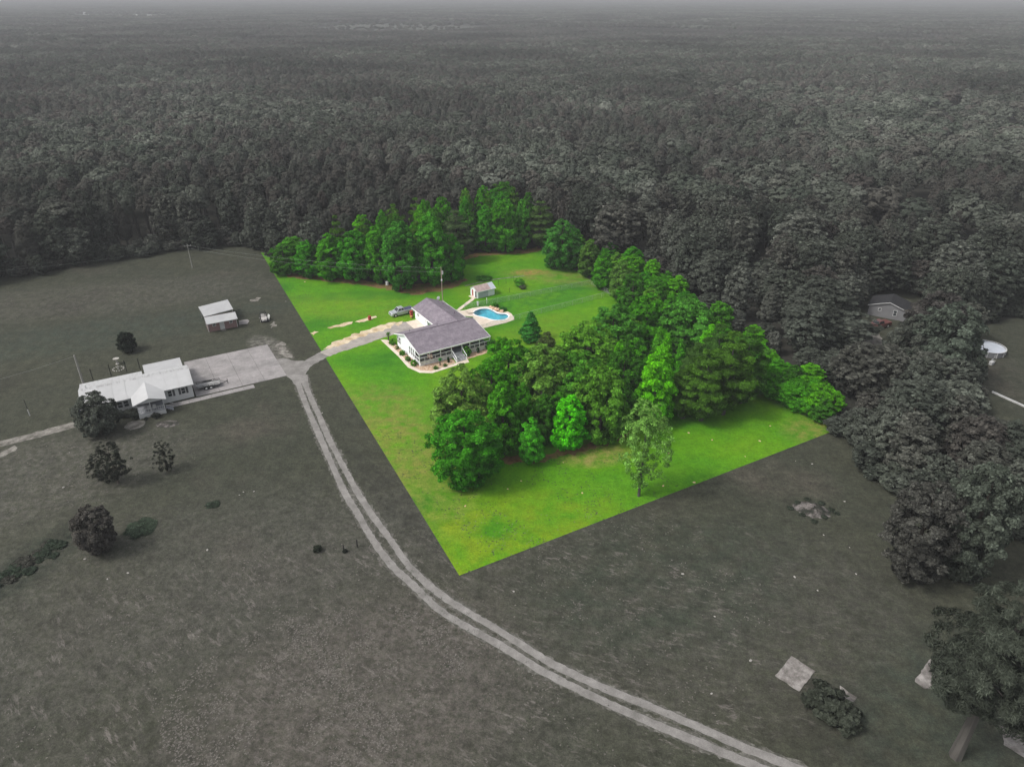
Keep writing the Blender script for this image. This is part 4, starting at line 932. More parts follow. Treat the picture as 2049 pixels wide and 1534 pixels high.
MB().slab([(11.1, 8.45, 2.95), (17.85, 8.45, 2.95), (17.85, 13.0, 2.78), (11.1, 13.0, 2.78)], .1).build('roof', M['metal_roof2'], cpt)
for u in (11.3, 17.6):
    for v in (8.7, 12.8): MB().box(u - .06, u + .06, v - .06, v + .06, 0, 2.7).build('post', M['white_grey'], cpt)
# front porch gable
pg = MB(); 
pg.slab([(8.0, -3.35, 2.75), (10.72, -3.65, 3.75), (10.72, 3.4, 3.75), (8.0, .1, 2.85)], .08)
pg.slab([(10.723, -3.65, 3.75), (13.45, -3.35, 2.75), (13.45, .1, 2.85), (10.723, 3.4, 3.75)], .08)
pg.build('porch_roof', M['metal_roof'], nh)
MB().poly([(8.3, -3.2, 2.72), (13.15, -3.2, 2.72), (10.72, -3.2, 3.6)]).build('porch_gable', M['wall_grey'], nh)
MB().box(8.55, 12.95, -3.35, 0.38, 0, .75).build('porch_base', M['wall_grey'], nh)
MB().box(8.57, 12.93, -3.33, .37, .753, .78).build('porch_floor', M['deck_grey'], nh)
MB().box(8.6, 12.9, .30, .37, .79, 2.6).build('porch_back_wall', M['trim_dark'], nh)
for u in (8.65, 10.7, 12.85): MB().box(u - .06, u + .06, -3.3, -3.18, .78, 2.72).build('porch_post', M['white_grey'], nh)
for z in (.9, 1.6): MB().box(8.7, 12.8, -3.27, -3.2, z, z + .07).build('porch_rail', M['white_grey'], nh)
for k in range(12): MB().box(8.9 + k * .33, 8.94 + k * .33, -3.25, -3.21, .97, 1.6).build('baluster', M['white_grey'], nh)
window(nh, 'y', 5.6, 6.5, 1.1, 2.4, .4, M['white_grey'], shutters=None); window(nh, 'y', 6.6, 7.5, 1.1, 2.4, .4, M['white_grey'])
MB().box(5.15, 5.53, .35, .397, 1.1, 2.4).build('shutter', M['trim_dark'], nh)
window(nh, 'y', 13.9, 14.7, 1.1, 2.4, .4, M['white_grey']); MB().box(14.78, 15.15, .35, .397, 1.1, 2.4).build('shutter', M['trim_dark'], nh)
window(nh, 'y', 16.2, 17.0, 1.1, 2.4, .4, M['white_grey'], shutters=M['trim_dark'])
window(nh, 'y', 2.2, 3.1, 1.1, 2.4, .4, M['white_grey'], shutters=M['trim_dark'])
chair('plastic_chair', 'white plastic chair on the front porch of the long white house, left one', (*F4(10.4, -2.6), .78), FA, M['white_grey'])
chair('plastic_chair', 'white plastic chair on the front porch of the long white house, right one', (*F4(11.3, -2.6), .78), FA, M['white_grey'])
st = thing('porch_steps', 'wooden side steps with railings at the right of the small front porch', 'steps', (*F4(13.0, -2.4), 0), FA)
for k in range(4): MB().box(.05 + k * .3, .33 + k * .3, -.6, .6, .62 - k * .18, .68 - k * .18).build('step', M['deck_grey'], st)
for v in (-.62, .62): MB().slab([(0, v - .03, 1.6), (0, v + .03, 1.6), (1.4, v + .03, .85), (1.4, v - .03, .85)], .06).build('handrail', M['white_grey'], st)
for u, v, s_, sz, lb in ((7.6, -1.2, 1.3, .8, 'dark clipped hedge against the wall left of the small porch'), (6.2, -.9, 1.1, .7, 'low dark hedge under the double window of the long white house'), (8.0, -2.6, .9, .8, 'dark shrub at the left corner of the small front porch'), (11.1, -4.2, .75, .7, 'dark round shrub in front of the small porch'), (9.5, -4.1, .35, .35, 'tiny dark shrub in front of the small porch')):
    plant('shrub', lb, 'shrub', SH[1], (*F4(u, v), 0), s_, (0.045, 0.05, 0.042), sz=sz)
for i, (u, v) in enumerate(((2.73, 17.38), (5.36, 17.27), (8.05, 17.51), (10.56, 17.34))):
    lb = ['first black pole from the left behind the long white house', 'second black pole behind the long white house', 'third black pole, right of the bird bath', 'rightmost black pole, beside the carport'][i]
    t = thing('black_post', lb, 'post', (*G(*[(187, 762), (223, 752), (254, 744), (281, 740)][i]), 0), 0, 'black poles behind the long white house')
    MB().tube((0, 0, 0), (0, 0, 2.6), .07, n=8).build('shaft', M['black'], t)
bb = thing('bird_bath', 'pale stone bird bath standing in the back yard', 'bird bath', (*G(235, 728), 0))
MB().tube((0, 0, 0), (0, 0, .15), .35, .3, n=12).build('base', M['rock_pale'], bb); MB().tube((0, 0, .15), (0, 0, 1.1), .12, .15, n=12).build('column', M['rock_pale'], bb); MB().tube((0, 0, 1.1), (0, 0, 1.25), .3, .6, n=16).build('bowl', M['rock_pale'], bb)
ring = thing('stone_ring', 'ring of pale stones round a small fountain below the bird bath', 'stone ring', (*G(237, 738), 0))
rm = rock_mesh(1, M['rock_pale'])
for k in range(13):
    o = bpy.data.objects.new('stone', rm); a = k * 2 * PI / 13; o.location = (math.cos(a) * 1.0, math.sin(a) * 1.0, 0); o.scale = (.16, .16, .18); link(o, ring)
MB().tube((0, 0, 0), (0, 0, .7), .15, .1, n=8).build('fountain', M['rock_pale'], ring)
acu = thing('rain_barrel', 'dark blue barrel by the left end wall of the long white house', 'barrel', (*G(158, 826), 0))
MB().tube((0, 0, 0), (0, 0, 1.0), .35, .35, n=14).build('drum', M['blue'], acu); MB().tube((0, 0, 1.0), (0, 0, 1.06), .37, .37, n=14).build('lid', M['white_grey'], acu)
# stepping circle beds
for i, (x, y, rx, ry) in enumerate(((270, 850, 1.7, 1.6), (335, 848, 2.0, 1.2))):
    c = G(x, y); sheet('worn_flower_bed', [(c[0] + rx * math.cos(a), c[1] + ry * math.sin(a)) for a in [2 * PI * k / 20 for k in range(20)]], .012 + .002 * i, M['sand_grey'] if i == 0 else M['burn'], jag=.15, step=.4, seed=i)

# far white farm buildings in the haze
for px_, py_, wl_, lb in ((172, 31, 16, 'far white farm building in the haze, leftmost'), (272, 35, 12, 'small far white building, second from the left in the haze'), (301, 36, 26, 'long far white building in the haze near the centre of its cluster'), (346, 37, 18, 'far white building at the right end of the hazy cluster')):
    c_ = G(px_, py_); t = thing('farm_building', lb, 'farm building', (*c_, 0), .2, 'far farm buildings')
    MB().box(-wl_ / 2, wl_ / 2, -6, 6, 0, 5).build('wall', M['white'], t)
    MB().slab([(-wl_ / 2 - .5, -6.5, 4.8), (wl_ / 2 + .5, -6.5, 4.8), (wl_ / 2 + .5, 0, 8), (-wl_ / 2 - .5, 0, 8)], .3).slab([(-wl_ / 2 - .5, 0.01, 8), (wl_ / 2 + .5, 0.01, 8), (wl_ / 2 + .5, 6.5, 4.8), (-wl_ / 2 - .5, 6.5, 4.8)], .3).build('roof', M['white'], t)
# ------------------------------------------------------------------ vehicles
def wheel(parent, x, y, r, wd, rim, side):
    w_ = MB().tube((x, y - wd / 2, r), (x, y + wd / 2, r), r, n=18).build('wheel', M['rubber'], parent)
    MB().tube((x, y + side * (wd / 2 + .002), r), (x, y + side * (wd / 2 + .03), r), r * .62, r * .5, n=14).build('rim', rim, w_)
def pickup(name, label, loc, rz, paint, L_=5.7, cover=True, kind='pickup truck', group=None):
    """x forward, y left"""
    t = thing(name, label, kind, (*loc, 0.0), rz, group)
    hw = .98
    def sec(x, w_, z0, z1, cr=.12): return [(x, -w_, z0), (x, w_, z0), (x, w_, z1 - cr), (x, w_ - cr, z1), (x, -w_ + cr, z1), (x, -w_, z1 - cr)]
    b = MB(); b.loft([sec(L_ / 2, hw * .86, .45, .98), sec(L_ / 2 - .18, hw * .96, .38, 1.08), sec(L_ / 2 - .9, hw, .36, 1.14), sec(L_ / 2 - 1.35, hw, .36, 1.2), sec(-.55, hw, .36, 1.16), sec(-.56, hw, .36, 1.22, .05), sec(-L_ / 2 + .05, hw, .42, 1.22, .05), sec(-L_ / 2, hw * .97, .45, 1.18, .05)])
    b.build('body', paint, t)
    c = MB(); x0, x1, x2, x3 = L_ / 2 - 1.25, L_ / 2 - 2.0, -.30, -.52
    base = lambda x, z: [(x, -.90, z), (x, .90, z)]
    top = 1.86
    rb = [(x0, -.88, 1.17), (x0, .88, 1.17), (x3, .88, 1.17), (x3, -.88, 1.17)]; rt = [(x1, -.70, top), (x1, .70, top), (x2, .70, top), (x2, -.70, top)]
    c.loft([rb, rt]); c.build('cab', paint, t)
    def glass(name, q, off): MB().poly([tuple(Vector(p) + Vector(off)) for p in q]).build(name, M['glass_dark'], t)
    lerp = lambda a, b_, k: tuple(Vector(a).lerp(Vector(b_), k))
    glass('windshield', [lerp(lerp(rb[0], rt[0], .12), lerp(rb[1], rt[1], .12), .06), lerp(lerp(rb[0], rt[0], .12), lerp(rb[1], rt[1], .12), .94), lerp(lerp(rb[0], rt[0], .9), lerp(rb[1], rt[1], .9), .94), lerp(lerp(rb[0], rt[0], .9), lerp(rb[1], rt[1], .9), .06)], (.02, 0, .01))
    glass('rear_window', [lerp(lerp(rb[2], rt[2], .3), lerp(rb[3], rt[3], .3), .1), lerp(lerp(rb[2], rt[2], .3), lerp(rb[3], rt[3], .3), .9), lerp(lerp(rb[2], rt[2], .85), lerp(rb[3], rt[3], .85), .9), lerp(lerp(rb[2], rt[2], .85), lerp(rb[3], rt[3], .85), .1)], (-.02, 0, 0))
    for s_, i, j in ((1, 1, 2), (-1, 0, 3)):
        for a0, a1 in ((.10, .50), (.54, .92)):
            glass('side_window', [lerp(lerp(rb[i], rb[j], a0 + .04), lerp(rt[i], rt[j], a0), .2), lerp(lerp(rb[i], rb[j], a1), lerp(rt[i], rt[j], a1), .2), lerp(lerp(rb[i], rb[j], a1), lerp(rt[i], rt[j], a1), .85), lerp(lerp(rb[i], rb[j], a0 + .04), lerp(rt[i], rt[j], a0), .85)], (0, s_ * .02, .01))
        MB().box(L_ / 2 - 1.75, L_ / 2 - 1.55, s_ * 1.0 - .08, s_ * 1.0 + .08, 1.15, 1.32).build('mirror', paint, t)
        MB().box(L_ / 2 - .12, L_ / 2 - .02, s_ * .66 - .15, s_ * .66 + .15, .78, .95).build('headlight', M['rim_grey'], t)
        MB().box(-L_ / 2 - .02, -L_ / 2 + .03, s_ * .86 - .07, s_ * .86 + .07, .75, 1.05).build('tail_light', M['door_red'], t)
        for x in (L_ / 2 - .95, -L_ / 2 + 1.15):
            MB().tube((x, s_ * (hw - .02), .42), (x, s_ * (hw + .004), .42), .47, n=18).build('wheel_arch', M['black'], t)
            wheel(t, x, s_ * .87, .39, .27, M['rim'], s_)
    if cover: MB().slab([(-.62, -.86, 1.235), (-.62, .86, 1.235), (-L_ / 2 + .12, .86, 1.235), (-L_ / 2 + .12, -.86, 1.235)], .03).build('bed_cover', M['bed_cover'], t)
    MB().box(L_ / 2 - .04, L_ / 2 + .06, -.85, .85, .42, .62).build('bumper', M['chain'], t)
    MB().box(L_ / 2 - .03, L_ / 2 + .02, -.48, .48, .68, .92).build('grille', M['black'], t)
    return t
ta, tb = G(784, 633), G(823, 624)
a_ = math.atan2(ta[1] - tb[1], ta[0] - tb[0])
pickup('pickup_truck', 'silver pickup truck with dark bed cover parked on the grass by the house', ((ta[0] + tb[0]) / 2, (ta[1] + tb[1]) / 2), math.atan2(*reversed((ta[0] - tb[0], ta[1] - tb[1]))) , M['silver'])
pickup('pickup_truck', 'dull red pickup truck parked in front of the house among the right-hand trees', G(1758, 655), R(205), M['red_paint'], cover=False)
# tandem trailer
z2 = lambda x, y: G(370 + x / 13.66, 740 + y / 13.66)
tr_a = z2(350, 600); tr_b = z2(1000, 470); ang_t = math.atan2(tr_b[1] - tr_a[1], tr_b[0] - tr_a[0])
tl_ = thing('utility_trailer', 'open tandem-axle utility trailer parked on the concrete by the long white house', 'trailer', (*tr_a, .06), ang_t)
TL = math.hypot(tr_b[0] - tr_a[0], tr_b[1] - tr_a[1])
MB().box(0, TL, .15, 2.05, .52, .60).build('deck', M['trailer_deck'], tl_)
for y in (.13, 2.0):
    for z in (.62, .92): MB().box(0, TL, y, y + .06, z, z + .06).build('side_rail', M['black'], tl_)
    for k in range(5): MB().box(TL * k / 4 - (.06 if k == 4 else 0), TL * k / 4 + (.0 if k == 4 else .06), y, y + .06, .6, .97).build('stake', M['black'], tl_)
MB().box(TL - .06, TL, .19, 2.0, .92, .98).build('front_rail', M['black'], tl_)
MB().slab([(-.02, .2, .64), (-.02, 2.0, .64), (-.1, 2.0, 1.2), (-.1, .2, 1.2)], .05).build('tailgate', M['trailer_deck'], tl_)
for x in (TL * .38, TL * .38 + .85):
    for y, s_ in ((0.0, -1), (2.2, 1)): wheel(tl_, x, y, .34, .22, M['rim_grey'], s_)
for y, s_ in ((-.1, -1), (2.1, 1)): MB().box(TL * .38 - .45, TL * .38 + 1.3, y, y + .24, .72, .77).build('fender', M['black'], tl_)
to = MB(); to.tube((TL, .4, .5), (TL + 1.3, 1.1, .5), .05, n=6); to.tube((TL, 1.8, .5), (TL + 1.3, 1.1, .5), .05, n=6); to.tube((TL + 1.3, 1.1, .0), (TL + 1.3, 1.1, .95), .05, n=6); to.build('tongue', M['black'], tl_)
# utility vehicle
uv = thing('utility_vehicle', 'dusty tan open utility vehicle with black roll cage standing in the pasture', 'utility vehicle', (*G(529, 641), 0), R(-66))
MB().loft([[(1.45, -.5, .45), (1.45, .5, .45), (1.45, .45, .78), (1.45, -.45, .78)], [(.9, -.68, .4), (.9, .68, .4), (.9, .62, .98), (.9, -.62, .98)], [(.35, -.7, .4), (.35, .7, .4), (.35, .66, 1.08), (.35, -.66, 1.08)]]).build('hood', M['tan_paint'], uv)
MB().box(-.7, .35, -.7, .7, .4, .62).build('floor_pan', M['black'], uv)
MB().box(-.55, -.1, -.62, .62, .62, .88).build('seat', M['tan_paint'], uv); MB().box(-.62, -.5, -.62, .62, .88, 1.25).build('seat_back', M['tan_paint'], uv)
MB().box(-1.55, -.66, -.72, .72, .65, 1.0).build('cargo_bed', M['black'], uv)
cg = MB()
for s_ in (-.62, .62):
    cg.tube((.4, s_, 1.05), (.1, s_, 1.95), .035, n=6); cg.tube((.1, s_, 1.95), (-.7, s_, 1.95), .035, n=6); cg.tube((-.7, s_, 1.95), (-.75, s_, .7), .035, n=6); cg.tube((-1.5, s_, 1.0), (-1.5, s_, 1.5), .03, n=6); cg.tube((-1.5, s_, 1.5), (-.75, s_, 1.5), .03, n=6)
cg.tube((.1, -.62, 1.95), (.1, .62, 1.95), .035, n=6); cg.tube((-.7, -.62, 1.95), (-.7, .62, 1.95), .035, n=6); cg.tube((-1.5, -.62, 1.5), (-1.5, .62, 1.5), .03, n=6); cg.build('roll_cage', M['black'], uv)
MB().slab([(.5, -.6, 1.1), (.5, .1, 1.1), (.15, .1, 1.75), (.15, -.6, 1.75)], .04).build('windshield_panel', M['tan_paint'], uv)
for s_ in (-1, 1):
    for x in (.95, -1.1): wheel(uv, x, s_ * .72, .33, .25, M['rim_grey'], s_)
    MB().box(1.42, 1.48, s_ * .33 - .08, s_ * .33 + .08, .62, .74).build('headlight', M['white'], uv)
MB().box(1.45, 1.58, -.6, .6, .32, .45).build('bumper', M['black'], uv)
# leaning panel beside
lp = thing('sheet_panel', 'pale grey sheet leaning against the side of the utility vehicle', 'panel', (*G(537, 640), 0), R(-50))
MB().slab([(-.6, -.1, .05), (.6, -.1, .05), (.5, .35, 1.3), (-.5, .35, 1.3)], .05).build('sheet', M['rim_grey'], lp)
MB().box(-.62, .62, -.18, -.12, 0, .1).build('foot', M['chain'], lp)
# ------------------------------------------------------------------ brick shed
BA = R(29.06); bo = (-67.43, 144.28)
bs = thing('brick_shed', 'small red brick shed with white door and white metal roof in the pasture', 'shed', (*bo, 0), BA)
bw = MB(); bw.poly([(0, 0, 0), (6.2, 0, 0), (6.2, 0, 2.15), (0, 0, 2.15)]); bw.poly([(6.2, 0, 0), (6.2, 3.2, 0), (6.2, 3.2, 2.5), (6.2, 0, 2.15)]); bw.poly([(0, 3.2, 0), (0, 0, 0), (0, 0, 2.15), (0, 3.2, 2.5)]); bw.poly([(6.2, 3.2, 0), (0, 3.2, 0), (0, 3.2, 2.5), (6.2, 3.2, 2.5)])
bw.build('wall', M['brick'], bs)
MB().slab([(-.2, -.75, 2.25), (6.4, -.75, 2.25), (6.5, 2.55, 2.65), (-.15, 2.55, 2.65)], .1).build('roof', M['metal_roof2'], bs)
MB().box(-.2, 6.4, -.82, -.753, 2.1, 2.26).build('fascia', M['white_grey'], bs)
for u in (0, 6.14): MB().box(u - .02, u + .08, -.05, -.003, 0, 2.12).build('corner_board', M['white_grey'], bs)
dr_ = MB().box(2.5, 3.5, -.06, -.003, .1, 2.08).build('door', M['white_grey'], bs); MB().box(3.3, 3.36, -.1, -.061, 1.0, 1.08).build('handle', M['black'], dr_)
window(bs, 'y', 1.0, 1.75, 1.15, 1.85, 0, M['white_grey']); window(bs, 'y', 4.55, 5.3, 1.15, 1.85, 0, M['white_grey'])
MB().box(2.6, 3.5, -.75, -.07, 0, .16).build('door_step', M['concrete_old'], bs)
ex = thing('open_sided_shelter', 'flat white metal roof on posts directly behind the brick shed', 'shelter', (*bo, 0), BA)
MB().slab([(-.13, 2.75, 2.72), (6.41, 4.24, 2.7), (6.34, 10.92, 2.7), (-.4, 9.4, 2.72)], .08).build('roof', M['metal_roof2'], ex)
for u, v in ((0.0, 3.6), (6.2, 4.5), (6.1, 10.6), (-.2, 9.1)): MB().box(u - .06, u + .06, v - .06, v + .06, 0, 2.62).build('post', M['wood_pole_grey'], ex)
sheet('concrete_strip', GP([(478, 642), (495, 639), (499, 642), (495, 648), (478, 650)]), .05, M['concrete_grey'], thick=.05)
# red barrel on sand
rb_ = thing('red_barrel', 'dark red barrel standing on the sand strip in the front lawn', 'barrel', (*G(740, 640), .03))
MB().tube((0, 0, 0), (0, 0, .95), .36, n=14).build('drum', M['door_red'], rb_)
for z in (.3, .62): MB().tube((0, 0, z), (0, 0, z + .04), .38, n=14).build('hoop', M['door_red'], rb_)
wb_ = thing('white_bucket', 'white tank standing at the foot of the back row of trees', 'tank', (*G(775, 570), 0)); MB().tube((0, 0, 0), (0, 0, .9), .4, n=14).build('drum', M['white'], wb_); MB().tube((0, 0, .9), (0, 0, 1.05), .4, .15, n=14).build('lid', M['white'], wb_)
# ------------------------------------------------------------------ right side: hidden house, round pool, slabs
rh = thing('tree_hidden_house', 'grey-white house half hidden by the trees on the right', 'house', (*G(1735, 629), 0), R(-33))
rw = MB(); rw.poly([(0, 0, 0), (8.2, 0, 0), (8.2, 0, 2.5), (4.1, 0, 3.9), (0, 0, 2.6)]); rw.poly([(8.2, 0, 0), (8.2, 6, 0), (8.2, 6, 2.4), (8.2, 0, 2.5)]); rw.poly([(0, 6, 0), (0, 0, 0), (0, 0, 2.6), (0, 6, 2.5)]); rw.poly([(8.2, 6, 0), (0, 6, 0), (0, 6, 2.5), (4.1, 6, 3.85), (8.2, 6, 2.4)])
rw.build('wall', nmat('grey_siding', [(0.17, 0.17, 0.175), (0.20, 0.20, 0.205)], 0.6), rh)  # plain grey siding with a slight random tone
rr2 = MB(); rr2.slab([(-.3, -.3, 2.55), (4.1, -.3, 4.0), (4.1, 6.3, 4.0), (-.3, 6.3, 2.55)], .12); rr2.slab([(4.102, -.3, 4.0), (8.5, -.3, 2.45), (8.5, 6.3, 2.45), (4.102, 6.3, 4.0)], .12)
rr2.build('roof', nmat('charcoal_shingles', [(0.020, 0.020, 0.022), (0.032, 0.032, 0.034)], 2.0), rh)
for q0, q1 in (((-.32, -.36, 2.47), (4.1, -.36, 3.92)), ((4.1, -.36, 3.92), (8.5, -.36, 2.37))): MB().slab([(q0[0], q0[1], q0[2] + .1), (q1[0], q1[1], q1[2] + .1), (q1[0], q1[1] + .05, q1[2] + .1), (q0[0], q0[1] + .05, q0[2] + .1)], .16).build('rake_board', M['white_grey'], rh)
window(rh, 'y', 2.0, 2.7, 1.4, 2.2, 0, M['white_grey']); window(rh, 'y', 5.2, 6.0, .9, 2.3, 0, M['white_grey'])
ap = thing('round_pool', 'round above-ground pool with pale blue water at the right edge', 'swimming pool', (*G(1974, 703), 0))
PR = 3.3; wl = MB(); n = 32
for k in range(n):
    a, b = 2 * PI * k / n, 2 * PI * (k + 1) / n; wl.poly([(PR * math.cos(a), PR * math.sin(a), 0), (PR * math.cos(b), PR * math.sin(b), 0), (PR * math.cos(b), PR * math.sin(b), 1.2), (PR * math.cos(a), PR * math.sin(a), 1.2)])
wl.build('wall', nmat('grey_pool_wall', [(0.16, 0.165, 0.17), (0.21, 0.21, 0.22)], 1.0), ap)
MB().poly([(PR * .98 * math.cos(2 * PI * k / n), PR * .98 * math.sin(2 * PI * k / n), 1.05) for k in range(n)]).build('water', M['pool_pale'], ap)
rm_ = MB()
for k in range(n):
    a, b = 2 * PI * k / n, 2 * PI * (k + 1) / n; r0, r1 = PR * .97, PR * 1.03
    rm_.poly([(r0 * math.cos(a), r0 * math.sin(a), 1.22), (r1 * math.cos(a), r1 * math.sin(a), 1.22), (r1 * math.cos(b), r1 * math.sin(b), 1.22), (r0 * math.cos(b), r0 * math.sin(b), 1.22)])
rm_.build('rim', M['white_grey'], ap)
for k in range(12): a = 2 * PI * k / 12; MB().box(PR * 1.01 * math.cos(a) - .06, PR * 1.01 * math.cos(a) + .06, PR * 1.01 * math.sin(a) - .06, PR * 1.01 * math.sin(a) + .06, 0, 1.2).build('upright', M['white_grey'], ap)
chair('plastic_chair', 'white plastic chair on the grass below the round pool', (*G(1986, 727), 0), .5, M['white_grey'])
chair('plastic_chair', 'white plastic chair right under the round pool wall', (*G(1990, 716), 0), 1.5, M['white_grey'])
pm = thing('white_cabinet', 'low white cabinet on the grass in front of the round pool', 'cabinet', (*G(1983, 729), 0), .6); MB().box(-.5, .5, -.3, .3, 0, .6).build('body', M['white_grey'], pm, bevel=.03); MB().box(-.53, .53, -.33, .33, .6, .66).build('lid', M['white_grey'], pm)
bm_ = thing('white_rail', 'long pale beam lying along the side lawn edge, far one', 'beam', (*G(1985, 785), 0), math.atan2(G(2025, 803)[1] - G(1985, 785)[1], G(2025, 803)[0] - G(1985, 785)[0])); MB().box(0, 7.0, -.15, .15, 0, .3).build('beam', M['white_grey'], bm_)
MB().box(1, 1.2, -.25, .25, 0, .1).build('block', M['concrete_old'], bm_)
sheet('old_slab', GP([(1583, 1312), (1631, 1343), (1599, 1383), (1551, 1352)]), .08, M['concrete_old'], jag=.05, step=.4, thick=.08, seed=1)
sheet('old_slab', GP([(1680, 1372), (1714, 1395), (1703, 1411), (1684, 1404)]), .08, M['concrete_old'], jag=.05, step=.4, thick=.08, seed=2)
sheet('old_slab', GP([(1862, 1318), (1905, 1345), (1925, 1372), (1890, 1378), (1850, 1377), (1829, 1362)]), .08, M['concrete_old'], jag=.08, step=.4, thick=.08, seed=3)
sheet('concrete_drive', GP([(2000, 1450), (2049, 1472), (2250, 1560), (2250, 1600), (2049, 1515), (2010, 1490)]), .06, M['concrete_old'], jag=.08, step=.4, thick=.06, seed=4)
blk = thing('block_stack', 'pale concrete blocks laid out in rows on the broken slab under the pine', 'block stack', (*G(1885, 1350), .08), R(-40))
bme = MB().box(-.2, .2, -.1, .1, 0, .19); bme_ = bpy.data.meshes.new('block'); bme_.from_pydata(bme.v, [], bme.f); bme_.materials.append(M['rock_pale']); bme_.update()
g = random.Random(2)
for i in range(4):
    for j in range(6):
        if g.random() < .1: continue
        o = bpy.data.objects.new('block', bme_); o.location = (i * .46 - .6 + g.uniform(-.02, .02), j * .27 - .7, 0); o.rotation_euler = (0, 0, g.uniform(-.06, .06)); link(o, blk)
# burn pile
bp = MB(); cx, cy = G(1625, 1020); N1, N2 = 9, 26; g = random.Random(8)
prof = [(2.0, 0.01), (1.6, .12), (1.25, .26), (.95, .38), (.6, .48), (.3, .54)]
rings = []
for r_, z in prof: rings.append([(r_ * 1.25 * math.cos(a) * g.uniform(.88, 1.1), r_ * .95 * math.sin(a) * g.uniform(.88, 1.1), max(.01, z * g.uniform(.6, 1.25))) for a in [2 * PI * k / N2 for k in range(N2)]])
bp.loft(rings); o = bp.build('burn_pile', M['burn'], loc=(cx, cy, 0)); o.rotation_euler = (0, 0, R(-25)); tag(o, 'mound of grey ash and debris in the mown field on the right', 'debris pile')
for i in range(9):
    a = i * .75; r_ = 2.3 + .5 * math.sin(i * 3.3)
    plant('weed_clump', 'dark weeds fringing the ash mound', 'weeds', SH[i % 3], (cx + r_ * 1.2 * math.cos(a), cy + r_ * math.sin(a), 0), .55, (0.045, 0.055, 0.04), 'weeds round the ash mound', sz=.14)
# small posts by the lane
for x, y, lb in ((688, 1104, 'short black post by the lane with weeds at its foot'), (715, 1094, 'short black post nearest to the gravel lane')):
    t = thing('field_post', lb, 'post', (*G(x, y), 0)); MB().tube((0, 0, 0), (.03, 0, 1.3), .08, .07, n=8).build('shaft', M['black'], t)
plant('weed_clump', 'small dark weed clump left of the two black posts', 'weeds', SH[0], (*G(636, 1102), 0), .65, (0.035, 0.045, 0.03))
plant('weed_clump', 'weeds at the foot of the left black post', 'weeds', SH[2], (*G(690, 1104), 0), .4, (0.03, 0.035, 0.028), sz=.25)
plant('shrub', 'oval dark shrub beside the square old slab', 'shrub', SH[0], (*G(1652, 1420), 0), 2.6, (0.055, 0.063, 0.047), sz=1.9)
plant('shrub', 'lower dark shrub joined to the oval one, below the small slab', 'shrub', SH[1], (*G(1682, 1445), 0), 2.0, (0.055, 0.063, 0.047), sz=1.4)
plant('weed_clump', 'flat dark green weed patch right of the round grey shrub', 'weeds', SH[1], (*G(282, 1056), 0), 2.2, (0.045, 0.062, 0.042), sz=.10)
plant('weed_clump', 'small dark weed patch in the open pasture left of the lane', 'weeds', SH[2], (*G(425, 1010), 0), 1.1, (0.045, 0.060, 0.042), sz=.16)
# scattered pale stones in the fields
rmw = [rock_mesh(30 + k, M['rock_pale']) for k in range(3)]
rmg = [rock_mesh(40 + k, M['rock']) for k in range(2)]
g = random.Random(12)
for x, y in ((487, 984), (479, 990), (508, 983), (1625, 928), (1592, 922), (1648, 1070), (1700, 1095), (1713, 1148), (1636, 1181), (1590, 1154), (1424, 1387), (1502, 1321), (1366, 1148), (1028, 1183), (1690, 1003), (1430, 1233), (160, 1020), (139, 905), (127, 975), (415, 1100), (170, 1118), (215, 1158), (256, 1146), (572, 603), (645, 826), (697, 938), (702, 950), (723, 988), (540, 640)):
    o = bpy.data.objects.new('stone', rmw[g.randrange(3)]); s_ = g.uniform(.06, .14); o.location = (*G(x, y), 0); o.scale = (s_ * 1.5, s_, s_); o.rotation_euler = (0, 0, g.uniform(0, 6)); link(o); tag(o, 'small pale stone lying in the grey pasture', 'stone', 'pale stones in the pasture')
for x, y in ((1043, 962), (1016, 978), (1127, 925), (1378, 866), (1425, 880), (1520, 882), (1491, 913), (1338, 907), (1389, 965), (906, 976), (931, 1012), (1165, 986), (1327, 972), (1541, 852), (610, 564)):
    o = bpy.data.objects.new('stone', rmg[g.randrange(2)]); s_ = g.uniform(.08, .16); o.location = (*G(x, y), 0); o.scale = (s_ * 1.5, s_, s_ * .8); o.rotation_euler = (0, 0, g.uniform(0, 6)); link(o); tag(o, 'small pale orange stone lying in the green lawn', 'stone', 'pale stones in the lawn')

# ------------------------------------------------------------------ TREES
LO = M['leaf_own']
P_OAK = [make_proto('crown', 200 + i, 'oak', 4.0, 12.0, 0.7, .20, .66, LO, cover=1.5, wild=.16) for i in range(4)]
P_EGG = [make_proto('crown', 210 + i, 'egg', 3.2, 12.0, 0.6, .19, .56, LO, cover=1.5, wild=.14) for i in range(4)]
P_CONE = [make_proto('crown', 220 + i, 'cone', 2.6, 12.0, 0.5, .19, .5, LO, cover=1.5, wild=.12) for i in range(3)]
P_RND = [make_proto('crown', 230 + i, 'round', 3.6, 8.0, 0.3, .2, .65, LO, cover=1.7, wild=.08) for i in range(2)]
P_PIN = [make_proto('crown', 240 + i, 'pine', 3.4, 14.0, 1.2, .26, .62, LO, cover=1.25, wild=.22, narrow=.28, up=.7, layered=True) for i in range(4)]
P_SPARSE = make_proto('crown', 250, 'vase', 3.4, 14.0, 1.6, .13, .5, LO, cover=.55, wild=.4, gaps=.35, up=.6)
P_BIGP = [make_proto('crown', 270, 'pine', 3.4, 14.0, 4.2, .15, .50, LO, cover=1.3, wild=.3, narrow=.2, up=.7, layered=True)]
P_FINE = [make_proto('crown', 280 + i, 'round', 3.6, 12.0, .4, .15, .55, LO, cover=1.4, wild=.14) for i in range(2)]
P_YPINE = [make_proto('crown', 260 + i, 'egg', 1.6, 5.0, 0.5, .13, .24, LO, cover=.9, wild=.35, narrow=.25, gaps=.62, up=.9) for i in range(2)]
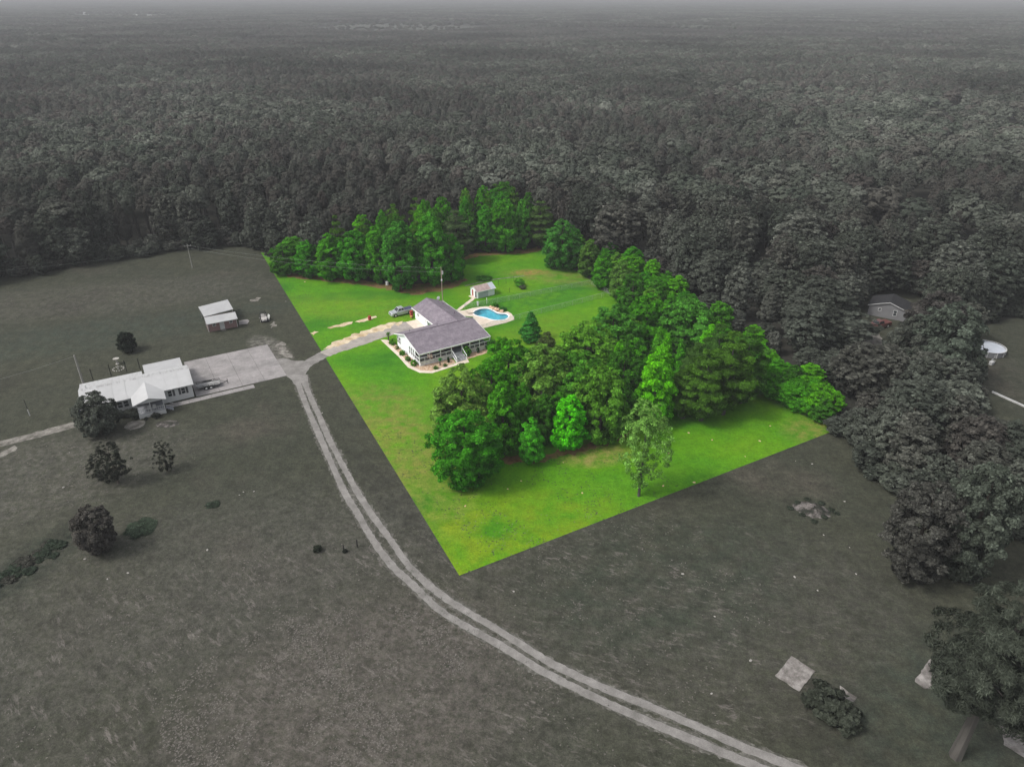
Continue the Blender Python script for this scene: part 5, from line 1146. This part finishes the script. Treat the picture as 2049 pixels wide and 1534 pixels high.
BASE = {'oak': (P_OAK, 4.0, 12.0), 'egg': (P_EGG, 3.2, 12.0), 'cone': (P_CONE, 2.6, 12.0), 'round': (P_RND, 3.6, 8.0), 'pine': (P_PIN, 3.4, 14.0), 'sparse': ([P_SPARSE], 3.4, 14.0), 'ypine': (P_YPINE, 1.7, 5.0), 'bigpine': (P_BIGP, 3.4, 14.0), 'fine': (P_FINE, 3.6, 12.0)}
T_MESH = {k: trunk_mesh(k, v[1], v[2], 5, M['bark_pale'] if k in ('sparse', 'pine', 'bigpine') else M['bark'], limbs={'sparse': 14, 'pine': 10, 'ypine': 14, 'bigpine': 16}.get(k, 6), r=(.09 if k == 'ypine' else .17 if k == 'sparse' else None)) for k, v in BASE.items()}
grn = random.Random(77)
def put_tree(name, kind, label, cat, base, h, width, color, group=None):
    ps, r0, h0 = BASE[kind]
    if color[1] > 1.6 * color[0] or color[2] < .5 * color[1]: color = (color[0] * 1.22, color[1] * 1.25, color[2] * .9)
    t = thing(name, label, cat, (*base, 0), grn.uniform(0, 6.28), group)
    sxy = width / 2 / r0 / .98; sz = h / h0
    c = bpy.data.objects.new('crown', ps[grn.randrange(len(ps))]); c.scale = (sxy, sxy, sz); c.color = (*color, 1); link(c, t)
    k = bpy.data.objects.new('trunk', T_MESH[kind]); k.scale = (sxy, sxy, sz); link(k, t)
    return t
def px_tree(name, kind, label, cat, bx, by, ty, wpx, color, group=None):
    h = tree_height(bx, by, ty) ; put_tree(name, kind, label, cat, G(bx, by), h, wpx * mpp(bx, by - (by - ty) * .5) * .98, color, group); return G(bx, by)
gr1 = (0.052, 0.205, 0.012); gr2 = (0.080, 0.27, 0.012); brt = (0.100, 0.36, 0.010); olive = (0.125, 0.235, 0.050); dk = (0.040, 0.135, 0.016); pin = (0.058, 0.135, 0.020); blu = (0.042, 0.195, 0.014)
B, PT = 'tree', 'pine tree'
LOT_TREES = [
 ('broadleaf_tree', 'fine', 'round deep green tree standing at the front left of the lot thicket', B, 932, 968, 829, 120, blu),
 ('broadleaf_tree', 'oak', 'tall olive-green tree right behind the round front-left tree', B, 928, 890, 740, 112, olive),
 ('broadleaf_tree', 'egg', 'narrow mid-green tree between the olive tree and the small front tree', B, 1006, 908, 770, 72, gr1),
 ('broadleaf_tree', 'egg', 'small bright green tree at the front edge of the thicket', B, 1062, 925, 838, 50, (0.065, 0.32, 0.02)),
 ('broadleaf_tree', 'egg', 'vivid light green tree on the front edge of the thicket, centre', B, 1138, 897, 793, 64, (0.08, 0.44, 0.01)),
 ('broadleaf_tree', 'oak', 'tall dull green tree on the front edge, right of the vivid one', B, 1198, 880, 737, 96, (0.08, 0.205, 0.025)),
 ('sparse_tree', 'sparse', 'thin pale green tree with airy crown standing alone on the front lawn', B, 1278, 992, 806, 92, (0.145, 0.29, 0.075)),
 ('broadleaf_tree', 'egg', 'tall bright yellow-green tree in the middle of the thicket', B, 1305, 842, 698, 72, brt),
 ('broadleaf_tree', 'oak', 'broad olive-tinged tree at the heart of the thicket', B, 1085, 835, 694, 104, (0.10, 0.21, 0.04)),
 ('broadleaf_tree', 'oak', 'broad dark tree beside the olive-tinged tree at the thicket heart', B, 1152, 838, 706, 100, (0.055, 0.18, 0.02)),
 ('broadleaf_tree', 'oak', 'green tree at the thicket edge nearest the porch steps', B, 1018, 795, 680, 86, gr1),
 ('broadleaf_tree', 'oak', 'green tree between the porch-side tree and the tall olive one', B, 985, 852, 722, 96, gr1),
 ('pine_tree', 'pine', 'small dark brownish pine at the lawn edge below the conical tree', PT, 1092, 758, 668, 56, (0.06, 0.085, 0.035)),
 ('broadleaf_tree', 'oak', 'wide yellowish-green tree on the paddock side of the thicket', B, 1172, 772, 648, 100, (0.105, 0.26, 0.03)),
 ('broadleaf_tree', 'cone', 'bright narrow pointed tree, the left one of the bright spires', B, 1232, 795, 672, 44, brt),
 ('broadleaf_tree', 'cone', 'bright narrow pointed tree, the middle bright spire', B, 1325, 770, 668, 44, brt),
 ('broadleaf_tree', 'cone', 'bright narrow pointed tree, right of the middle bright spire', B, 1353, 772, 680, 34, (0.07, 0.27, 0.02)),
 ('broadleaf_tree', 'cone', 'small bright spire behind the middle one', B, 1312, 745, 655, 36, (0.08, 0.28, 0.02)),
 ('broadleaf_tree', 'oak', 'large green tree at the paddock corner of the thicket', B, 1222, 722, 615, 92, (0.06, 0.20, 0.03)),
 ('broadleaf_tree', 'oak', 'dark green tree behind the paddock corner, near the woods edge', B, 1290, 690, 592, 76, gr1),
 ('broadleaf_tree', 'oak', 'wide light green crown by the right boundary of the lot', B, 1368, 705, 602, 100, (0.06, 0.20, 0.03)),
 ('broadleaf_tree', 'egg', 'bright green small tree just below the right boundary of the lot', B, 1410, 748, 652, 44, brt),
 ('broadleaf_tree', 'oak', 'dark green tree between the bright yellow-green tree and the dull one', B, 1242, 825, 702, 76, dk),
 ('broadleaf_tree', 'egg', 'dark tree wedged between the small front tree and the vivid one', B, 1088, 885, 790, 50, dk),
 ('broadleaf_tree', 'egg', 'slim green tree behind the small bright front tree', B, 1046, 882, 768, 46, gr1),
 ('pine_tree', 'pine', 'olive pine at the front right end of the thicket, lowest one', PT, 1366, 836, 735, 70, pin),
 ('pine_tree', 'pine', 'large olive pine second from the thicket right end, front row', PT, 1402, 840, 704, 84, pin),
 ('pine_tree', 'pine', 'tall olive pine near the right end of the thicket', PT, 1446, 828, 668, 88, pin),
 ('pine_tree', 'pine', 'rightmost tall olive pine of the thicket', PT, 1480, 805, 660, 80, (0.045, 0.120, 0.022)),
 ('pine_tree', 'pine', 'olive pine behind the front pines, next to the bright spires', PT, 1384, 796, 690, 74, (0.045, 0.10, 0.025)),
 ('pine_tree', 'pine', 'dark olive pine in the back row of the pine group', PT, 1424, 782, 652, 78, (0.042, 0.105, 0.022)),
 ('broadleaf_tree', 'cone', 'conical green tree standing alone on the lawn beside the paddock fence', B, 1062, 680, 624, 48, (0.045, 0.20, 0.04)),
 ('broadleaf_tree', 'oak', 'low dark tree at the left end of the back row', B, 572, 548, 492, 52, dk),
 ('broadleaf_tree', 'egg', 'mid-green tree near the left end of the back row', B, 620, 553, 483, 54, blu),
 ('broadleaf_tree', 'egg', 'green tree third from the left in the back row', B, 668, 558, 470, 58, gr1),
 ('broadleaf_tree', 'oak', 'green tree fourth from the left in the back row', B, 715, 561, 464, 62, blu),
 ('broadleaf_tree', 'egg', 'green tree in the middle of the back row', B, 762, 564, 452, 54, gr1),
 ('broadleaf_tree', 'egg', 'tree with lowest hanging foliage at the front of the back row', B, 806, 578, 444, 66, (0.045, 0.18, 0.025)),
 ('broadleaf_tree', 'egg', 'tallest bright green tree of the back row', B, 866, 569, 430, 60, (0.06, 0.24, 0.022)),
 ('broadleaf_tree', 'oak', 'dark green tree at the right end of the back row', B, 902, 563, 470, 54, blu),
 ('pine_tree', 'pine', 'greyish pine behind the right end of the back row', PT, 915, 525, 424, 56, (0.06, 0.10, 0.05)),
 ('broadleaf_tree', 'egg', 'dark tree at the left end of the far row under the boundary corner', B, 938, 503, 421, 44, dk),
 ('broadleaf_tree', 'egg', 'green tree second from the left in the far row', B, 972, 503, 411, 42, blu),
 ('broadleaf_tree', 'oak', 'broad green tree in the middle of the far row', B, 1010, 503, 402, 54, gr1),
 ('broadleaf_tree', 'egg', 'light green slim tree in the far row below the corner', B, 1044, 499, 402, 34, (0.06, 0.22, 0.025)),
 ('pine_tree', 'pine', 'soft pine at the right end of the far row', PT, 1080, 496, 405, 56, (0.065, 0.12, 0.04)),
 ('broadleaf_tree', 'oak', 'large round tree at the far right corner of the back lawn', B, 1124, 537, 443, 70, (0.045, 0.17, 0.03)),
 ('broadleaf_tree', 'egg', 'olive-green tree first below the large round corner tree', B, 1176, 552, 484, 42, (0.07, 0.15, 0.03)),
 ('broadleaf_tree', 'egg', 'green tree on the right boundary, above the paddock end', B, 1205, 578, 505, 44, gr1),
 ('broadleaf_tree', 'egg', 'yellow-flecked tree on the right boundary by the paddock corner', B, 1240, 600, 522, 46, (0.085, 0.18, 0.04)),
 ('broadleaf_tree', 'oak', 'low dark tree on the boundary just right of the paddock end', B, 1262, 628, 548, 48, dk),
 # grey side
 ('broadleaf_tree', 'fine', 'big round dark tree alone in the right field, left of a pair', B, 1815, 1150, 975, 128, (0.078, 0.078, 0.068)),
 ('broadleaf_tree', 'fine', 'tall grey-green tree joined to the big round one in the right field', B, 1915, 1148, 936, 124, (0.088, 0.104, 0.080)),
 ('broadleaf_tree', 'round', 'dense dark tree in front of the left end of the long white house', B, 205, 866, 792, 76, (0.090, 0.10, 0.082)),
 ('small_tree', 'egg', 'small dark tree alone in the pasture behind the long white house', B, 257, 703, 664, 36, (0.030, 0.038, 0.028)),
 ('broadleaf_tree', 'round', 'round dark bushy tree in the lower left pasture', B, 203, 1100, 1019, 76, (0.090, 0.084, 0.074)),
 ('young_pine', 'ypine', 'smaller young pine in the left pasture, left one of the touching pair', PT, 204, 960, 908, 46, (0.030, 0.034, 0.026)),
 ('young_pine', 'ypine', 'taller young pine in the left pasture, right one of the touching pair', PT, 237, 967, 879, 62, (0.030, 0.034, 0.026)),
 ('young_pine', 'ypine', 'young pine standing apart to the right of the pair in the left pasture', PT, 335, 943, 882, 40, (0.030, 0.034, 0.026)),
 ('broadleaf_tree', 'oak', 'big dark tree in front of the half-hidden house on the right', B, 1872, 768, 612, 118, (0.085, 0.104, 0.080)),
 ('broadleaf_tree', 'oak', 'dark crown touching the right side of the half-hidden house', B, 1850, 715, 588, 100, (0.075, 0.070, 0.064)),
 ('broadleaf_tree', 'oak', 'dark tree standing over the tail of the red pickup truck', B, 1812, 750, 640, 84, (0.08, 0.088, 0.072)),
]
placed = []
for T in LOT_TREES: placed.append(px_tree(*T))
gs = random.Random(21)
for k in range(17):
    t_ = k / 16; bx, by = 1425 + 215 * t_, 738 + 98 * t_ + gs.uniform(-3, 5)
    placed.append(px_tree('broadleaf_tree', gs.choice(['oak', 'round', 'egg']), 'low green tree at the lawn edge of the right boundary strip', B, bx, by, by - gs.uniform(48, 66) * (1 - .25 * t_), gs.uniform(40, 54), gs.choice([gr1, gr2, dk, (0.06, 0.24, 0.015)]), 'low trees along the right boundary strip'))
for k in range(17):
    t_ = k / 16; bx, by = 1372 + 282 * t_, 670 + 154 * t_ + gs.uniform(-4, 4)
    placed.append(px_tree('broadleaf_tree', gs.choice(['oak', 'round', 'egg']), 'low green tree at the outer side of the right boundary strip', B, bx, by, by - gs.uniform(46, 60) * (1 - .2 * t_), gs.uniform(42, 56), gs.choice([gr1, gr2, dk, (0.06, 0.24, 0.015)]), 'outer trees of the right boundary strip'))
for k in range(9):
    t_ = k / 8; bx, by = 1300 + 130 * t_, 655 + 72 * t_
    placed.append(px_tree('broadleaf_tree', gs.choice(['oak', 'egg']), 'green tree behind the thicket, along the right boundary of the lot', B, bx, by, by - gs.uniform(46, 60), gs.uniform(48, 60), gs.choice([gr1, gr2, (0.06, 0.20, 0.015)]), 'trees behind the thicket'))
bigpine = px_tree('pine_tree', 'bigpine', 'huge dark pine leaning over the bottom right corner with visible trunk', PT, 1912, 1512, 1178, 190, (0.060, 0.070, 0.053))
placed.append(bigpine)
# ------------------------------------------------------------------ the woods
def inside(px, py, poly):
    c = np.zeros(len(px), bool); n = len(poly)
    for i in range(n):
        x0, y0 = poly[i]; x1, y1 = poly[(i + 1) % n]
        cond = ((y0 > py) != (y1 > py)); xi = (x1 - x0) * (py - y0) / ((y1 - y0) if y1 != y0 else 1e-9) + x0
        c ^= cond & (px < xi)
    return c
def edge_dist(px, py, poly):
    d = np.full(len(px), 1e9); n = len(poly)
    for i in range(n):
        x0, y0 = poly[i]; x1, y1 = poly[(i + 1) % n]; dx, dy = x1 - x0, y1 - y0; L2 = dx * dx + dy * dy + 1e-9
        t = np.clip(((px - x0) * dx + (py - y0) * dy) / L2, 0, 1); d = np.minimum(d, np.hypot(px - x0 - t * dx, py - y0 - t * dy))
    return d
def grid_pts(r0, r1, sp, half=0.78):
    g = rng
    ys = np.arange(40, r1, sp); X = []; Y = []
    for k, y in enumerate(ys):
        wdt = min(r1, y * math.tan(half) + 60); xs = np.arange(-wdt, wdt, sp) + (k % 2) * sp * .5
        X.append(xs); Y.append(np.full(len(xs), y))
    X = np.concatenate(X); Y = np.concatenate(Y)
    X = X + g.uniform(-.42, .42, len(X)) * sp; Y = Y + g.uniform(-.42, .42, len(Y)) * sp
    r = np.hypot(X, Y); k = (r >= r0) & (r < r1); return X[k], Y[k]
PTS = []
for r0, r1, sp in ((0, 420, 5.7), (420, 900, 6.6), (900, 1700, 8.4), (1700, 4200, 12.0), (4200, 9500, 34.0)):
    X, Y = grid_pts(r0, r1, sp); PTS.append(np.stack([X, Y, np.full(len(X), sp)], 1))
A = np.concatenate(PTS); X, Y, SP = A.T
keep = ~inside(X, Y, OPEN) & ~inside(X, Y, R_CLEAR) & ~inside(X, Y, R_LAWN)
nearm = np.hypot(X, Y) < 600
de = np.full(len(X), 99.0); de[nearm] = np.minimum(edge_dist(X[nearm], Y[nearm], OPEN), np.minimum(edge_dist(X[nearm], Y[nearm], R_CLEAR), edge_dist(X[nearm], Y[nearm], R_LAWN)))
keep &= de > 1.3
keep &= ~(inside(X, Y, FARF[0]) & (rng.random(len(X)) < .86)) & ~(inside(X, Y, FARB) & (rng.random(len(X)) < .9))
X, Y, SP, de = X[keep], Y[keep], SP[keep], de[keep]
# thicket interior (inside the open polygon)
TH = GP([(930, 880), (985, 800), (1080, 745), (1180, 745), (1240, 640), (1300, 690), (1400, 745), (1480, 770), (1470, 800), (1400, 835), (1250, 850), (1190, 868), (1000, 900)])
tx, ty = grid_pts(0, 260, 4.6); k = inside(tx, ty, TH); tx, ty = tx[k], ty[k]
thick = np.zeros(len(X), bool)
X = np.concatenate([X, tx]); Y = np.concatenate([Y, ty]); SP = np.concatenate([SP, np.full(len(tx), 4.6)]); de = np.concatenate([de, np.full(len(tx), 3.0)]); thick = np.concatenate([thick, np.ones(len(tx), bool)])
PL = np.array(placed)
dn = np.full(len(X), 99.0); m_ = np.hypot(X, Y) < 330
dn[m_] = np.min(np.hypot(X[m_][:, None] - PL[:, 0][None], Y[m_][:, None] - PL[:, 1][None]), 1)
k = dn > 3.4; X, Y, SP, de, thick = X[k], Y[k], SP[k], de[k], thick[k]
n = len(X); D = np.hypot(X, Y)
gN = np.random.default_rng(11)
# stand character: smooth field decides where pines or broadleaves dominate
def field(x, y, s, ph): return np.sin(x / s + ph) * np.cos(y / (s * 1.3) + ph * 1.7) + .6 * np.sin((x + y) / (s * .55) + ph * 2.3) + .35 * np.sin((x * .7 - y) / (s * .3) + ph * 3.1)
fld = field(X, Y, 55, .7) + gN.normal(0, .55, n) + np.where(X < -10, .5, -.25) + np.where(D > 380, .25, 0)
pine = (fld > .15) & ~thick & ((de > 4.5) | (gN.random(n) < .12))
hgt = np.where(pine, gN.uniform(13.5, 14.8, n), gN.uniform(13.6, 15.4, n)) + 1.0 * field(X, Y, 90, 2.0) + np.where(gN.random(n) < .05, gN.uniform(.8, 1.8, n), 0)
hgt = np.where(D < 175, hgt * .80, hgt)
hgt = np.where((X > 55) & (D < 190), hgt * .9, hgt)
hgt = np.where(thick, gN.uniform(8.0, 10.5, n), hgt)
hgt *= np.where(de < 4, gN.uniform(.55, .95, n), 1)
big = (gN.random(n) < .10) & ~pine & ~thick
rightw = (X > 20 + (Y - 120) * .12) & (Y < 520) & ~pine & ~thick & (de > 5)
rad = np.where(pine, gN.uniform(2.2, 3.0, n), gN.uniform(2.8, 4.2, n)) * np.where(big, 1.45, 1) * np.minimum(SP / 5.7, 3.2)
rad = np.where(rightw, gN.uniform(3.4, 5.4, n), rad)
rad = np.where(thick, gN.uniform(2.3, 3.2, n), rad)
drop = (rightw & (de > 9) & (gN.random(n) < .50)) | (thick & (gN.random(n) < .3))
plant_zone = inside(X, Y, GP([(430, 118), (560, 62), (1090, 66), (1500, 72), (1950, 85), (1850, 105), (1500, 92), (1060, 112), (700, 122)]))
hgt = np.where(plant_zone, gN.uniform(9.5, 11.5, n), hgt); rad = np.where(plant_zone, rad * .85, rad * gN.lognormal(0, .13, n)); pine |= plant_zone
# heights fall toward the far meadow so that it shows
CZ = .62
Lx = X + X * (hgt * CZ) / (CAM_H - hgt * CZ); Ly = Y + Y * (hgt * CZ) / (CAM_H - hgt * CZ)     # ground point seen behind the crown
baselot = inside(X, Y, LOT) & ~thick
strip = baselot & (X > 5) & (Y < 200) & (np.hypot(X - LOT[2][0], Y - LOT[2][1]) > 9)
hgt = np.where(strip, gN.uniform(5.5, 8.5, n) - np.clip((X - 40) * .12, 0, 2.2), hgt); rad = np.where(strip, gN.uniform(2.3, 3.1, n), rad); pine &= ~strip; rightw &= ~strip; drop &= ~strip
green = inside(Lx, Ly, LOT) | thick | strip
nearlot = ~green & (edge_dist(X, Y, LOT) < 5.5) & (X > 12) & (Y < 190)
hgt = np.where(nearlot, hgt * .45, hgt); rad = np.where(nearlot, np.minimum(rad * .8, 2.6), rad); pine &= ~nearlot; drop &= ~nearlot; drop |= green & ~baselot & ~thick & (X > 40) & (Y < 125)
# in the frame?
pr = R(PITCH); zc = Y * math.cos(pr) - (hgt * .6 - CAM_H) * math.sin(pr); yc = Y * math.sin(pr) + (hgt * .6 - CAM_H) * math.cos(pr)
inframe = (np.abs(X) / zc < .74) & (np.abs(yc) / zc < .56)
kk = ~drop
X, Y, SP, de, thick, D, pine, hgt, rad, green, inframe = [q[kk] for q in (X, Y, SP, de, thick, D, pine, hgt, rad, green, inframe)]
n = len(X)
order = np.argsort(D)
solo = np.zeros(n, bool); nb_, np_ = 0, 0
for i in order:
    if green[i]: solo[i] = True
    elif inframe[i] and D[i] < 400:
        if pine[i] and np_ < 225: solo[i] = True; np_ += 1
        elif not pine[i] and nb_ < 180: solo[i] = True; nb_ += 1
P_F = {True: [make_proto('crown', 300 + i, 'puff', 2.5, 14.0, 3.5, .24, .42, M['needle_grey'], cover=1.3, wild=.16, narrow=.34, up=.5, calm=True) for i in range(5)],
       False: [make_proto('crown', 310 + i, ('oak', 'egg', 'oak', 'round', 'egg')[i], 3.4, 14.0, 2.0, .25, .52, M['leaf_grey'], cover=1.2, wild=.17) for i in range(5)]}
P_S = {True: [make_proto('crown', 320 + i, 'puff', 2.5, 14.0, 9.6, .24, .42, M['needle_grey'], cover=1.4, wild=.14, narrow=.4, up=.5, calm=True) for i in range(4)],
       False: [make_proto('crown', 330 + i, 'dome', 3.4, 14.0, 8.0, .26, .60, M['leaf_grey'], cover=1.3, wild=.18) for i in range(4)]}
TF = {True: trunk_mesh('p', 2.5, 14, 3, M['bark_pale'], limbs=5), False: trunk_mesh('b', 3.4, 14, 4, M['bark'], limbs=5)}
gt = random.Random(4)
greens = [gr1, gr2, dk, blu, (0.060, 0.20, 0.02), (0.085, 0.21, 0.025)]
for i in np.nonzero(solo)[0]:
    x, y, h, r_ = float(X[i]), float(Y[i]), float(hgt[i]), float(rad[i])
    pn = bool(pine[i])
    if green[i]:
        kd = 'pine' if (pn and gt.random() < .4) else gt.choice(['oak', 'egg', 'egg'])
        if thick[i]: lb, gp = 'green tree inside the dense thicket of the lot', 'trees inside the thicket'
        elif x < 5 and y > 190: lb, gp = 'green tree behind the back row, under the rear boundary of the lot', 'trees under the rear boundary'
        else: lb, gp = 'green tree in the dense strip along the right boundary of the lot', 'trees along the right boundary strip'
        put_tree('pine_tree' if kd == 'pine' else 'broadleaf_tree', kd, lb, PT if kd == 'pine' else B, (x, y), h, r_ * 2.1, gt.choice(greens) if kd != 'pine' else pin, gp)
    else:
        if x < -12: reg, gp = 'in the dark woods behind the left pasture', 'left woods'
        elif x < 30 and y > 150: reg, gp = 'in the dark woods behind the lot', 'woods behind the lot'
        else: reg, gp = 'in the dark woods right of the lot', 'right-hand woods'
        kindw = 'grey-green pine' if pn else 'grey-green broadleaf tree'
        t = thing('pine_tree' if pn else 'broadleaf_tree', kindw + ' ' + reg, PT if pn else B, (x, y, 0), gt.uniform(0, 6.28), ('pines' if pn else 'broadleaf trees') + ' of the ' + gp)
        r0 = 2.5 if pn else 3.4
        c = bpy.data.objects.new('crown', P_F[pn][gt.randrange(5)] if (de[i] < 9 or x > 25) else P_S[pn][gt.randrange(4)]); c.scale = (r_ / r0, r_ / r0, h / 14); link(c, t)
        k = bpy.data.objects.new('trunk', TF[pn]); k.scale = c.scale; link(k, t)
# the rest of the woods: one object per kind, instanced
def far_protos(pn, name):
    col = bpy.data.collections.new(name)
    for i in range(5):
        if pn is None: V, F, t = crown_np(420 + i, 'round', 3.4, 14.0, .4, .5, .9, cover=1.3, wild=.2)
        elif pn: V, F, t = crown_np(400 + i, 'puff', 2.5, 14.0, 10.0, .30, .45, cover=1.35, wild=.14, narrow=.5, up=.4, calm=True)
        else: V, F, t = crown_np(410 + i, 'dome', 3.4, 14.0, 9.2, .38, .68, cover=1.3, wild=.18, calm=True)
        col.objects.link(bpy.data.objects.new(name + '_crown', mesh_np(name, V, F, [M['leaf_grey'] if pn is None else M['needle_far'] if pn else M['leaf_far']], tint=t)))
    return col
def forest(name, sel, pn):
    idx = np.nonzero(sel)[0]; me = bpy.data.meshes.new(name)
    V = np.stack([X[idx], Y[idx], np.zeros(len(idx))], 1); me.vertices.add(len(V)); me.vertices.foreach_set('co', V.astype(np.float32).ravel())
    r0 = 2.5 if pn else 3.4
    sc = np.stack([rad[idx] / r0, rad[idx] / r0, hgt[idx] / 14.0], 1)
    a = me.attributes.new('tree_scale', 'FLOAT_VECTOR', 'POINT'); a.data.foreach_set('vector', sc.astype(np.float32).ravel())
    rot = np.zeros((len(idx), 3)); rot[:, 2] = gN.uniform(0, 6.28, len(idx))
    a = me.attributes.new('tree_rot', 'FLOAT_VECTOR', 'POINT'); a.data.foreach_set('vector', rot.astype(np.float32).ravel())
    o = bpy.data.objects.new(name, me); link(o); o['kind'] = 'stuff'; o['label'] = ('low brush and saplings filling the edge of the woods' if pn is None else 'distant mass of ' + ('pine' if pn else 'broadleaf') + ' woods reaching to the hazy horizon'); o['category'] = 'woods'
    ng = bpy.data.node_groups.new(name, 'GeometryNodeTree')
    ng.interface.new_socket('Geometry', in_out='INPUT', socket_type='NodeSocketGeometry'); ng.interface.new_socket('Geometry', in_out='OUTPUT', socket_type='NodeSocketGeometry')
    N = ng.nodes; L = ng.links
    gi = N.new('NodeGroupInput'); go = N.new('NodeGroupOutput'); ip = N.new('GeometryNodeInstanceOnPoints'); ci = N.new('GeometryNodeCollectionInfo')
    ci.inputs['Collection'].default_value = far_protos(pn, name + '_parts'); ci.inputs['Separate Children'].default_value = True; ci.inputs['Reset Children'].default_value = True
    def attr(nm):
        q = N.new('GeometryNodeInputNamedAttribute'); q.data_type = 'FLOAT_VECTOR'; q.inputs['Name'].default_value = nm; return q.outputs['Attribute']
    L.new(gi.outputs[0], ip.inputs['Points']); L.new(ci.outputs[0], ip.inputs['Instance']); ip.inputs['Pick Instance'].default_value = True
    L.new(attr('tree_scale'), ip.inputs['Scale']); L.new(attr('tree_rot'), ip.inputs['Rotation']); L.new(ip.outputs[0], go.inputs[0])
    md = o.modifiers.new('woods', 'NODES'); md.node_group = ng
    return o
forest('pine_woods', ~solo & pine, True)
forest('broadleaf_woods', ~solo & ~pine, False)
ex_, ey_ = grid_pts(60, 320, 2.9)
e1 = np.minimum(edge_dist(ex_, ey_, OPEN), np.minimum(edge_dist(ex_, ey_, R_LAWN), edge_dist(ex_, ey_, R_CLEAR)))
kk = ~inside(ex_, ey_, OPEN) & ~inside(ex_, ey_, R_LAWN) & ~inside(ex_, ey_, R_CLEAR) & ~inside(ex_, ey_, LOT) & (e1 > .2) & (e1 < 5.5)
kk &= np.min(np.hypot(ex_[:, None] - PL[:, 0][None], ey_[:, None] - PL[:, 1][None]), 1) > 2.5
X, Y = ex_[kk], ey_[kk]; n = len(X); rad = gN.uniform(1.3, 2.3, n); hgt = gN.uniform(2.5, 5.5, n)
forest('edge_brush', np.ones(n, bool), None)
print('TREES total', n, 'solo', int(solo.sum()), 'green', int(green.sum()), 'pine', np_, 'broad', nb_)
# understorey shrubs at wood edges and ditch weeds
E2 = G(0, 1170); E1 = G(115, 1085)
for i in range(26):
    t_ = i / 25; x = E2[0] + (E1[0] - E2[0]) * t_ + gt.uniform(-1.6, 1.6); y = E2[1] + (E1[1] - E2[1]) * t_ + gt.uniform(-1.6, 1.6)
    plant('weed_clump', 'dark weeds growing along the ditch at the left edge', 'weeds', SH[i % 3], (x, y, 0), gt.uniform(.5, 1.2), gt.choice([(0.045, 0.060, 0.042), (0.06, 0.06, 0.05), (0.04, 0.054, 0.038)]), 'weeds in the ditch', sz=gt.uniform(.12, .28))
# ------------------------------------------------------------------ rough pasture tufts (uncountable)
def scatter(name, regions, mat_cols, size, label, seed):
    g = np.random.default_rng(seed); Vs = []; Ts = []
    for (cx, cy, rx, ry, an, cnt) in regions:
        r_ = np.sqrt(g.random(cnt)) ; a = g.random(cnt) * 6.28; x = r_ * np.cos(a) * rx; y = r_ * np.sin(a) * ry
        X0 = cx + x * math.cos(an) - y * math.sin(an); Y0 = cy + x * math.sin(an) + y * math.cos(an)
        nz = np.sin(X0 * .9 + 1) * np.sin(Y0 * .8 + 2) + .7 * np.sin(X0 * .33 + Y0 * .27); k = nz + g.normal(0, .5, cnt) > .35
        X0, Y0 = X0[k], Y0[k]; m = len(X0)
        for b in range(7):
            az_ = g.random(m) * 6.28; ln = size * g.uniform(.5, 1.3, m); wd = ln * g.uniform(.18, .35, m); el = g.uniform(.03, .30, m)
            jx, jy = g.normal(0, size * .35, m), g.normal(0, size * .35, m)
            dx, dy, dz = np.cos(az_) * np.cos(el), np.sin(az_) * np.cos(el), np.sin(el)
            P0 = np.stack([X0 + jx, Y0 + jy, np.full(m, .01)], 1); P1 = P0 + np.stack([dx * ln, dy * ln, dz * ln * .6], 1); sd = np.stack([-np.sin(az_) * wd, np.cos(az_) * wd, np.zeros(m)], 1)
            Vs.append(np.stack([P0 - sd, P0 + sd, P1], 1).reshape(-1, 3)); Ts.append(g.uniform(.6, 1.4, m))
    V = np.concatenate(Vs); F = np.arange(len(V)).reshape(-1, 3)
    o = bpy.data.objects.new(name, mesh_np(name, V, F, [mat_cols], tint=np.concatenate(Ts))); link(o); o['kind'] = 'stuff'; o['label'] = label; o['category'] = 'grass'
    return o
straw = leaf_mat('dry_straw', [(0.15, 0.138, 0.125), (0.18, 0.165, 0.15)], .15); weedm = leaf_mat('rank_grass', [(0.050, 0.056, 0.040), (0.06, 0.064, 0.048)], .2)
scatter('straw_tufts', [(*ROUGH_FIELD, 60, 26, .35, 6000), (*G(640, 1370), 16, 11, .3, 8000), (*G(90, 960), 24, 12, .5, 900), (*G(140, 600), 55, 12, .3, 1200)], straw, .12, 'dry straw tufts in the rough pasture', 1)
scatter('rank_grass_tufts', [(*G(400, 1250), 70, 40, .3, 12000), (*G(150, 620), 60, 25, .3, 4000)], weedm, .16, 'rank grey-green grass tufts in the pasture', 2)
# ------------------------------------------------------------------ haze
hz = MB().box(-BIG - 200, BIG + 200, -600, BIG + 200, -3, CAM_H + 3).build('haze', None)
hm = bpy.data.materials.new('haze'); hm.use_nodes = True; hn = hm.node_tree; hn.nodes.clear()
ho = hn.nodes.new('ShaderNodeOutputMaterial'); pv = hn.nodes.new('ShaderNodeVolumePrincipled'); pv.inputs['Density'].default_value = HAZE_DENSITY; pv.inputs['Color'].default_value = (*HAZE_COLOR, 1)
hn.links.new(pv.outputs[0], ho.inputs['Volume']); hz.data.materials.clear(); hz.data.materials.append(hm); hz['kind'] = 'stuff'
hz['label'] = 'thin grey haze over the woods'; hz['category'] = 'haze'
